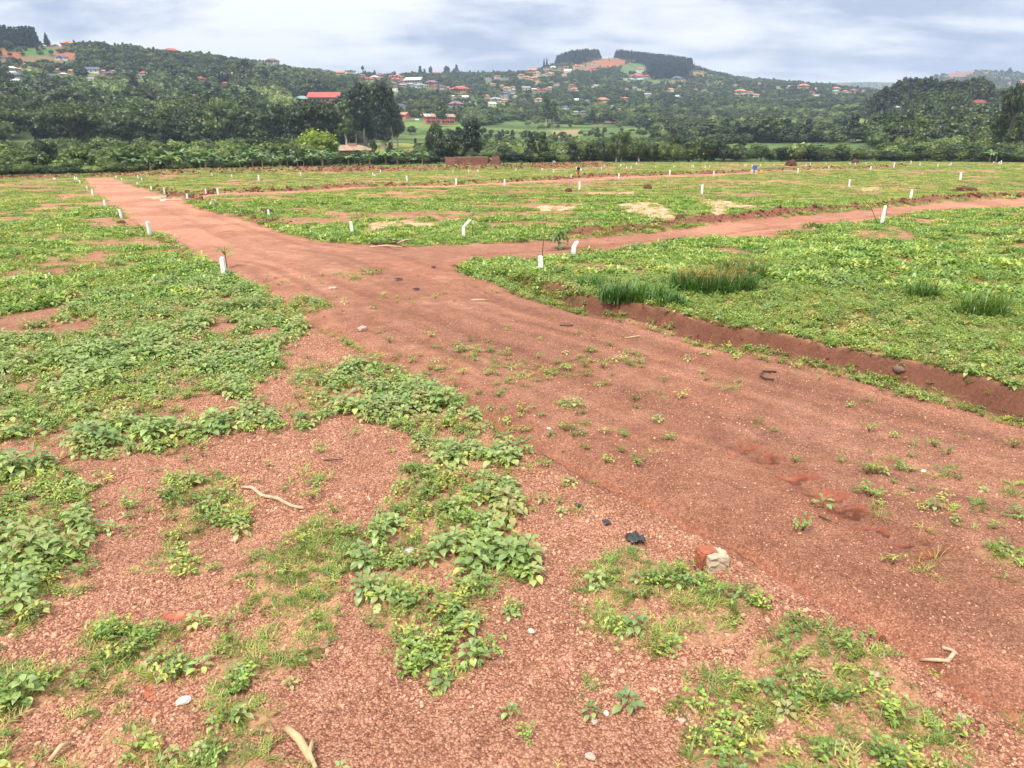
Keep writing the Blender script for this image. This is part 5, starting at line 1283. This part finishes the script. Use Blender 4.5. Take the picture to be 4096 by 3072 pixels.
# ------------------------------------------------------------------ tall grass
def grass_clump(cx, by, hp, wp, lb, n=260, seeds=False, mat='tallgrass'):
    p = at_site(cx, by); k = mpp(p); hh = hp * k; ww = wp * k / 2; random.seed(int(cx)); o = empty('grass_clump', p); m = MB(); s = MB()
    for i in range(n):
        a = random.uniform(0, 6.28); q = random.random() ** .5; x_, y_ = cos(a) * q * ww, sin(a) * q * ww * .6
        m.blade((x_, y_, -.05), random.uniform(0, 6.28), random.uniform(1.0, 1.52), hh * random.uniform(.8, 1.5), .034, random.uniform(.4, 1.6), 4)
        if seeds and i % 9 == 0:
            a2 = random.uniform(-.25, .25); t = (x_ + a2 * .6, y_, hh * random.uniform(.85, 1.15)); s.tube([(x_, y_, hh * .4), t], .003, 3)
            for j in range(6): s.blade(t, j * 1.05, random.uniform(.1, .9), .12, .012, .8, 2)
    m.build('blades', M[mat], o)
    if seeds: s.build('seed_heads', M['seed'], o)
    tag(o, lb, 'tall grass', 'tall grass clumps at the right road edge')


grass_clump(2850, 1165, 78, 330, 'largest dark clump of tall grass with orange-brown seed heads', 1700, True)
grass_clump(2960, 1120, 75, 200, 'tall seeding grass at the right end of the largest clump', 700, True)
grass_clump(2480, 1205, 72, 170, 'arching tall grass clump nearest the road edge, left of three', 330)
grass_clump(2590, 1232, 78, 190, 'arching tall grass clump nearest the road edge, middle of three', 380)
grass_clump(2690, 1225, 55, 120, 'arching tall grass clump nearest the road edge, right of three', 220)
grass_clump(2360, 1150, 60, 110, 'small upright grass tuft among weeds near the corner post', 150)
grass_clump(3690, 1190, 70, 130, 'yellow-green grass tussock in the right-hand verge', 220, False, 'grass')
grass_clump(3930, 1260, 95, 190, 'bright yellow-green leafy tussock near the right edge of the verge', 320, False, 'grass')

# ------------------------------------------------------------------ stones, bricks, sticks and litter
def stone(cx, by, wp, lb, mat, name='stone', sq=(1, .8, .7), seed=1, cat='stone', sub=2, rough=.1):
    p = at_site(cx, by); o = bpy.data.objects.new(name, rock_mesh(seed, mat, sub, rough, sq)); COL.objects.link(o); s = wp * mpp(p) / 2
    o.scale = (s, s, s); o.location = p + Vector((0, 0, s * sq[2] * .55)); o.rotation_euler = (0, 0, seed * 1.3); tag(o, lb, cat); return o


Mbrick = flat('broken_brick', (.36, .12, .065), .9, ns=3, bump=.4); Mmort = flat('mortar', (.50, .40, .28), .95, ns=5, nv=.25, bump=.8)
Mwhite = flat('white_plastic', (.80, .80, .80), .5); Mblack = flat('black_plastic', (.035, .037, .042), .35, .6, ns=14, nv=.5); Mpstone = flat('pale_stone', (.52, .38, .31), .9, ns=3, bump=.5); Mchip = flat('chalky_stone', (.62, .56, .50), .95, ns=3, bump=.5)
# big broken brick with mortar
p = at_site(2840, 2262); k = mpp(p); o = empty('broken_brick', p, .3); s = 50 * k
import bmesh


def chunk(dim, loc, seed, amp, mat, name, parent, cuts=4):
    bm = bmesh.new(); bmesh.ops.create_cube(bm, size=1); bmesh.ops.subdivide_edges(bm, edges=bm.edges[:], cuts=cuts, use_grid_fill=True); rs = np.random.default_rng(seed)
    for v in bm.verts:
        q = v.co.copy(); rr = max(abs(q.x), abs(q.y), abs(q.z)); v.co = q * (.86 + .14 * (.5 / max(q.length, .2)))
        v.co = Vector((v.co.x * dim[0], v.co.y * dim[1], v.co.z * dim[2])) + Vector(tuple(rs.normal(size=3) * amp)) + Vector(loc)
    me = bpy.data.meshes.new(name); bm.to_mesh(me); bm.free(); me.materials.append(mat); ob = bpy.data.objects.new(name, me); link(ob, parent); return ob


chunk((s * 1.7, s * 1.5, s * 1.5), (s * .15, -.05, s * .62), 3, s * .055, Mmort, 'mortar_lump', o)
chunk((s * 1.35, s * 1.2, s * .4), (-s * .3, s * .15, s * 1.3), 5, s * .035, Mbrick, 'brick', o)
chunk((s * .5, s * 1.1, s * 1.2), (-s * .85, s * .1, s * .7), 6, s * .035, Mbrick, 'brick', o)
tag(o, 'large broken red brick caked in beige mortar beside the gully', 'brick')
stone(1450, 1322, 50, 'tan brick half lying on the left side of the main road', Mpstone, 'brick', (1, .6, .55), 3, 'brick', 1)
for (cx, by, wp, lb, sd) in [(2235, 1078, 44, 'brown brick lying in weeds right of the corner post', 8), (3600, 1452, 46, 'dark reddish stone sticking out of the right-hand bank', 9), (3245, 1335, 30, 'brown stone on top of the right-hand bank', 10), (2860, 1247, 24, 'small red brick piece on the verge under the big grass clump', 11)]:
    stone(cx, by, wp, lb, Mbrick if sd in (8, 11) else flat('dark_stone_%d' % sd, (.20, .12, .09), .9), 'stone', (1, .75, .7), sd)
for (cx, by, wp, lb, sd) in [(4040, 1590, 40, 'pale pink flat stone in the ditch at the right edge', 12), (3500, 2705, 52, 'pale flat stone among small weeds at lower right', 14), (3845, 2872, 44, 'pale rounded stone on the berm at lower right', 15), (3346, 2830, 30, 'small rounded beige stone among bright weeds', 16), (2728, 2885, 34, 'small whitish stone at the bottom, right of centre', 17), (2378, 2890, 36, 'pink-white stone in the bottom centre-right weeds', 18), (2360, 3030, 46, 'pale pink stone near the bottom edge among seedlings', 19),
                             (3530, 2560, 40, 'dark brown clod of soil beside the berm weeds', 20), (2125, 2528, 34, 'white chip on the gravel right of the central weed patch', 21), (735, 2810, 60, 'crumbly white lump beside the red clay patches at lower left', 22), (2425, 2855, 30, 'white angular chip near the bottom seedlings', 23), (930, 2165, 22, 'whitish chip in the gravel left of centre', 24), (1635, 2215, 60, 'whitish flat slab half buried in the central weeds', 25), (3765, 1450, 20, 'tiny white pebble on the main road at right', 26)]:
    stone(cx, by, wp, lb, Mpstone if sd not in (20, 22, 21, 23, 25) else (M['clod'] if sd == 20 else Mchip), 'stone', (1, .7, .5), sd, 'stone', 2, .16)
for (cx, by, wp, lb, sd) in [(3028, 1058, 20, 'round white litter ball right of the big grass clump', 31), (655, 803, 30, 'white plastic sheet scrap on the road by the thin track junction', 32), (1600 - 1400, 1108, 30, 'white plastic bag in the left field', 33), (1622, 833, 16, 'white scrap in the middle field', 34), (3255, 915, 20, 'white plastic bottle on the right-hand track', 35), (2195, 1715, 18, 'small white paper scrap on the main road', 36), (3692, 1885, 28, 'white paper scrap on the main road at right', 37), (3310, 1100, 36, 'pale pink cardboard scrap in the right-hand verge', 38), (1330, 1155, 34, 'dusty pale rag on the main road', 39)]:
    stone(cx, by, wp, lb, Mwhite if sd not in (38, 39) else Mpstone, 'litter_scrap', (1, .6, .3), sd, 'litter', 2, .22)


def sheet(cx, by, wp, lb, mat, seed, name='plastic_scrap'):
    p = at_site(cx, by); s = wp * mpp(p); rs = np.random.default_rng(seed); n = 8; m = MB(); g = rs.normal(size=(n, n)) * .09 * s; gx_ = rs.normal(size=(n, n)) * .05 * s
    vs = [((i / (n - 1) - .5) * s * (1 - .3 * abs(j / (n - 1) - .5)) + gx_[i, j], (j / (n - 1) - .5) * s * .75 + gx_[j, i], .03 + abs(g[i, j]) + .10 * s * sin(i * 1.1 + seed) ** 2) for i in range(n) for j in range(n)]
    m.add(vs, [(i * n + j, i * n + n + j, i * n + n + j + 1, i * n + j + 1) for i in range(n - 1) for j in range(n - 1)])
    o = m.build(name, mat, None, True, p); md = o.modifiers.new('t', 'SOLIDIFY'); md.thickness = .004; o.rotation_euler = (0, 0, seed); tag(o, lb, 'litter'); return o


sheet(2538, 2165, 80, 'crumpled black plastic bag beside the gully, largest dark scrap', Mblack, 2, 'plastic_bag')
sheet(2425, 2098, 36, 'small black plastic scrap left of the crumpled bag', Mblack, 5)
sheet(2315, 2030, 30, 'tiny dark plastic scrap uphill of the black bag', Mblack, 6)
sheet(1595, 1120, 32, 'dark plastic scrap on the main road before the junction', Mblack, 7)
sheet(1735, 1072, 22, 'tiny black scrap near a dry stick on the junction', Mblack, 8)
sheet(1665, 1160, 26, 'thin dark scrap beside a small road weed', Mblack, 9)


def stick(pts, wpx, lb, mat='drywood', name='stick', lift=.02, cat='stick'):
    P = [at_site(a, b) + Vector((0, 0, lift + .03 * (i % 2))) for i, (a, b) in enumerate(pts)]; r0 = wpx * mpp(P[0]) / 2; o0 = P[0].copy(); m = MB()
    m.tube([q - o0 for q in P], [r0 * (.6 + .4 * sin(pi * (i + .6) / len(P))) for i in range(len(P))], 7); o = m.build(name, M[mat], None, True, o0); tag(o, lb, cat); return o


stick([(968, 1953), (1010, 1962), (1050, 1988), (1110, 2005), (1170, 2030), (1215, 2045)], 15, 'long dry pale stick lying on the gravel left of the central weeds')
stick([(3680, 2645), (3740, 2655), (3790, 2650), (3815, 2625), (3800, 2605), (3765, 2605)], 18, 'curved strip of pale dry bark in the gully at lower right', name='bark_strip')
stick([(3105, 1490), (3050, 1492), (3042, 1505), (3060, 1522), (3095, 1522)], 9, 'dark C-shaped twig on the main road', 'twig')
stick([(1885, 1203), (1930, 1205), (1955, 1204)], 8, 'short straight pale stick in the middle of the main road')
stick([(840, 2095 - 10), (780, 2078), (735, 2088)], 6, 'thin pale stick on the gravel near the left weeds') if False else stick([(545, 2065), (505, 2075), (470, 2084)], 8, 'thin pale stick on the gravel near the left weeds')
stick([(1295, 2025 - 180), (1370, 1848)], 6, 'thin dark twig on the bare patch left of centre', 'twig')
stick([(1150, 2930), (1200, 2985), (1250, 3065)], 34, 'broad dry leaf strip at the bottom edge, longest of two', 'straw', 'dry_leaf', .05)
stick([(1252, 2980), (1240, 3040), (1265, 3090)], 20, 'short dry leaf strip at the bottom edge touching the longer one', 'straw', 'dry_leaf', .05)
stick([(200, 3060), (250, 3010), (285, 2985)], 20, 'dry husk lying in the weeds at lower left corner', 'straw', 'dry_leaf', .04)
stick([(3230, 2710 - 30), (3260, 2700), (3300, 2715), (3240, 2722)], 12, 'curled dry pod among the bright lower right weeds', 'straw', 'dry_leaf', .03)
stick([(3640, 1308), (3720, 1304)], 9, 'pale stick on the bare strip of the right-hand verge')
stick([(3400, 992), (3430, 968)], 8, 'leaning dry stalk in the right-hand verge', 'straw')
stick([(3470, 1130 + 90), (3500, 1262), (3505, 1275)], 8, 'brown dry stalk beside low weeds in the verge', 'twig')
stick([(3010, 2055), (3045, 2090)], 6, 'small dark twig beside the road seedling', 'twig') if False else stick([(3275, 2068), (3325, 2098)], 7, 'small dark twig below the road seedling', 'twig')
stick([(3100, 1210), (3150, 1240)], 5, 'thin straw on the road edge', 'straw') if False else None
stick([(2500, 1355), (2560, 1350)], 6, 'short straw lying across the road right of centre', 'straw')
stick([(2240, 1302), (2270, 1310), (2290, 1303)], 6, 'small forked dark twig on the main road centre', 'twig')
for i, ((a, b), (c, d)) in enumerate([((1475, 975), (1560, 992)), ((1480, 998), (1610, 999)), ((1500, 985), (1650, 972)), ((1590, 990), (1655, 976)), ((1540, 978), (1600, 985))]):
    stick([(a, b), ((a + c) / 2, (b + d) / 2 + 3 * (-1) ** i), (c, d)], 9 - i, 'cut branch, %s from left in the small pile at the field corner' % ORD[i], 'twig' if i % 2 == 0 else 'drywood', 'cut_branch', .08 + .05 * i, 'branch')
for i, (cx, by, hp) in enumerate([(1048, 848, 40), (1058, 848, 48), (1068, 850, 36)]):
    sapling(cx, by, by - hp, .1 * (i - 1), 0, 'dry cut stump stalk, %s from left, behind the lone post in the field' % ORD[i])
Mheap = flat('dark_heap', (.11, .05, .032), .95, ns=3, bump=.8)
# uprooted root balls and soil heaps
for i, (cx, by, wp, hp) in enumerate([(3162, 664, 46, 26), (1070, 852, 60, 16), (2590, 758, 36, 20), (3420, 655, 30, 18), (2275, 768, 30, 16), (3860, 765, 90, 20), (2720, 880, 44, 22), (485, 892, 34, 10)]):
    p = at_site(cx, by); s = wp * mpp(p) / 2; o = bpy.data.objects.new('soil_heap', rock_mesh(60 + i, Mheap, 3, .16, (1, .8, hp / wp * 1.9))); COL.objects.link(o); o.scale = (s, s, s); o.location = p
    tag(o, ['brown uprooted root ball on the far right strip by the hedge', 'dark heap of roots behind the lone post in the left field', 'red-brown root lump in the middle field', 'small root heap close to the right-hand hedge', 'brown lump left of the slim post below the person', 'long brown soil heap behind the right-hand track', 'root lump with weeds near the pale sawdust patch', 'low brown soil lump beside the left field'][i], 'soil heap')

# seedlings alone on the road
for i, (cx, by, s_, lb) in enumerate([(3288, 2032, .85, 'single broadleaf seedling growing on the main road beside red scrape marks'), (2410, 1732, .45, 'tiny green seedling standing alone on the main road'), (1400, 2035, .5, 'small bluish seedling left of the central weed patch') if False else (2285, 1620, .8, 'broadleaf seedling in the thin weed group on the road')]):
    p = at_site(cx, by); o = bpy.data.objects.new('seedling', plantA(90 + i, .2, 8, .16)); COL.objects.link(o); o.location = p; o.scale = (s_,) * 3; tag(o, lb, 'seedling')

# ------------------------------------------------------------------ blue drum and jerrycans
def jerry(cx, by, hp, col, lb, name='jerrycan'):
    p = at_site(cx, by); h = hp * mpp(p); o = empty(name, p, random.uniform(-.4, .4)); mt = flat('plastic_' + name + str(int(cx)), col, .45, .4)
    m = MB(); w_ = h * .62; m.box((0, 0, h * .40), (w_, w_ * .6, h * .8)); m.box((0, 0, h * .84), (w_, w_ * .6, h * .08), 0, .8); m.build('body', mt, o)
    m = MB(); m.tube([(-w_ * .3, 0, h * .84), (-w_ * .25, 0, h * .98), (w_ * .12, 0, h * .98), (w_ * .18, 0, h * .84)], h * .035, 6); m.build('handle', mt, o)
    m = MB(); m.lathe([(h * .07, h * .85), (h * .07, h * .97)], (w_ * .32, 0, 0), 8); m.build('cap', M['twig'], o); tag(o, lb, 'jerrycan')


p = at_site(3024, 692); h = 27 * mpp(p); o = empty('plastic_drum', p + Vector((0, 1.0, 0))); Mblue = flat('blue_plastic', (.06, .14, .42), .45, .4); rr_ = h * .31
m = MB(); m.lathe([(rr_ * .9, 0), (rr_, h * .04), (rr_, h * .32), (rr_ * 1.06, h * .345), (rr_, h * .37), (rr_, h * .64), (rr_ * 1.06, h * .665), (rr_, h * .69), (rr_, h * .95), (rr_ * .95, h)], (0, 0, 0), 20); m.build('body', Mblue, o)
m = MB(); m.lathe([(rr_ * 1.05, h * .97), (rr_ * 1.05, h * 1.03)], (0, 0, 0), 20); m.build('lid', Mblue, o); tag(o, 'tall blue plastic drum standing by the thin side track', 'drum')
jerry(3007, 692, 15, (.66, .55, .42), 'whitish jerrycan left of the blue drum'); jerry(3024, 693, 15, (.62, .46, .36), 'beige jerrycan right in front of the blue drum'); jerry(3044, 693, 14, (.80, .42, .03), 'bright yellow jerrycan right of the blue drum')


# ------------------------------------------------------------------ person
def person(cx, by, hp, lb, shirt, trouser, skin):
    p = at_site(cx, by); hgt = hfor(p, by - hp); S = hgt / 1.75; root = empty('person', p, -.35, (S, S, S))
    V, E, Rd = [], [], []
    def ch(pts, par=None):
        last = par
        for (co, r_) in pts:
            V.append(co); Rd.append(r_); i = len(V) - 1
            if last is not None: E.append((last, i))
            last = i
        return last
    pel = ch([((0, 0, .95), .13)]); ch_ = ch([((0, -.01, 1.12), .12), ((0, -.02, 1.30), .145), ((0, -.01, 1.42), .12)], pel); nk = ch([((0, -.01, 1.50), .055), ((0, -.02, 1.56), .06), ((0, -.03, 1.66), .09), ((0, -.02, 1.73), .06)], ch_)
    for s, st in ((-1, .16), (1, -.14)):
        ch([((s * .09, 0, .88), .095), ((s * .10, st * .4, .50), .065), ((s * .10, st * 1.1 + (.06 if st > 0 else 0), .10), .042), ((s * .10, st * 1.1 - .06, .03), .04), ((s * .10, st * 1.1 - .17, .02), .03)], pel)
        wr = ch([((s * .19, 0, 1.40), .062), ((s * .25, .02, 1.14), .045), ((s * .27, -.06, .92), .033), ((s * .27, -.08, .88), .036), ((s * .27, -.09, .84), .034)], ch_)
        for f in range(4): ch([((s * .27 + (f - 1.5) * .0, -.12 + f * .02, .80), .010), ((s * .265, -.125 + f * .02, .76), .009), ((s * .255, -.125 + f * .02, .725 + .006 * abs(f - 1.5)), .008)], wr)
        ch([((s * .255, -.125, .85), .011), ((s * .245, -.145, .815), .009)], wr - 1)
    me = bpy.data.meshes.new('body'); me.from_pydata(V, E, []); b = bpy.data.objects.new('body', me); link(b, root); me.materials.append(skin)
    sk = b.modifiers.new('skin', 'SKIN')
    for i, sv in enumerate(me.skin_vertices[0].data): sv.radius = (Rd[i], Rd[i]); sv.use_root = (i == 0)
    sb = b.modifiers.new('sub', 'SUBSURF'); sb.levels = 1; sb.render_levels = 1
    # face
    hm = MB(); hm.box((0, -.125, 1.645), (.025, .03, .04)); hm.build('nose', skin, root)
    for s in (-1, 1): m = MB(); m.box((s * .035, -.112, 1.67), (.02, .012, .01)); m.build('eye', M['concrete'], root)
    m = MB(); m.box((0, -.112, 1.605), (.045, .012, .01)); m.build('mouth', M['door'], root)
    m = MB(); m.lathe([(.02, 1.775), (.07, 1.765), (.103, 1.72), (.104, 1.68), (.09, 1.66)], (0, -.012, 0), 12); m.build('hair', M['pane'], root)
    m = MB()
    m.lathe([(.15, .88), (.16, .96), (.155, 1.12), (.185, 1.30), (.175, 1.42), (.075, 1.49)], (0, -.01, 0), 14)
    for s in (-1, 1): m.tube([(s * .14, -.01, 1.42), (s * .205, 0, 1.36), (s * .24, .015, 1.16)], [.075, .078, .068], 8)
    m.build('shirt', shirt, root, True); m = MB()
    m.lathe([(.10, .80), (.155, .86), (.155, .96)], (0, 0, 0), 14)
    for s, st in ((-1, .16), (1, -.14)): m.tube([(s * .085, 0, .90), (s * .10, st * .4, .50), (s * .10, st * .9 + (.03 if st > 0 else 0), .22)], [.115, .09, .072], 8)
    m.build('trousers', trouser, root, True); tag(root, lb, 'person'); return root


Mskin = flat('dark_skin', (.07, .035, .02), .6); Mred = flat('red_cloth', (.55, .02, .05), .8); Mblk = flat('black_cloth', (.015, .015, .018), .85)
person(2313, 703, 40, 'person in black top and red trousers walking on grass by the thin track', Mblk, Mred, Mskin)
p = at_site(2313, 703); o = MB(); o.box((0, 0, 0), (.26, .10, .36), .3, .8); o.tube([(-.06, 0, .17), (0, 0, .3), (.06, 0, .17)], .012, 5); o = o.build('carrier_bag', Mwhite, loc=p + Vector((.42, -.05, 1.02))); tag(o, 'small pale bag carried by the walking person', 'bag')

# ------------------------------------------------------------------ electricity poles on the slopes
for i, (cx, by, hp) in enumerate([(620, 182, 16), (336, 258, 32), (635, 258, 26), (520, 240, 22)]):
    p = at_hill(cx, by); h = hp * mpp(p); m = MB(); m.tube([(0, 0, -1), (0, 0, h)], [.16, .1], 6); m.box((0, 0, h * .93), (1.6, .12, .14)); o = m.build('utility_pole', M['paletrunk'], loc=p); tag(o, 'thin pale utility pole on the left hillside, %s' % ['on the crest beside the red-roofed house', 'above the slate-roofed long house', 'right of a pale clearing', 'among trees left of the clearing'][i], 'utility pole')

# ------------------------------------------------------------------ air
hm_ = MB(); hm_.box((0, 0, 200), (10200, 10200, 480)); hz_o = hm_.build('haze', None)
mh, t = newmat('air'); hz_o.data.materials.clear(); hz_o.data.materials.append(mh)
pv = t.n('ShaderNodeVolumePrincipled', {'Color': (.62, .76, 1.0, 1), 'Density': .00020}); t.n('ShaderNodeOutputMaterial', {1: pv.outputs[0]}); tag(hz_o, 'thin blue haze in the air over the valley', None, None, 'stuff')
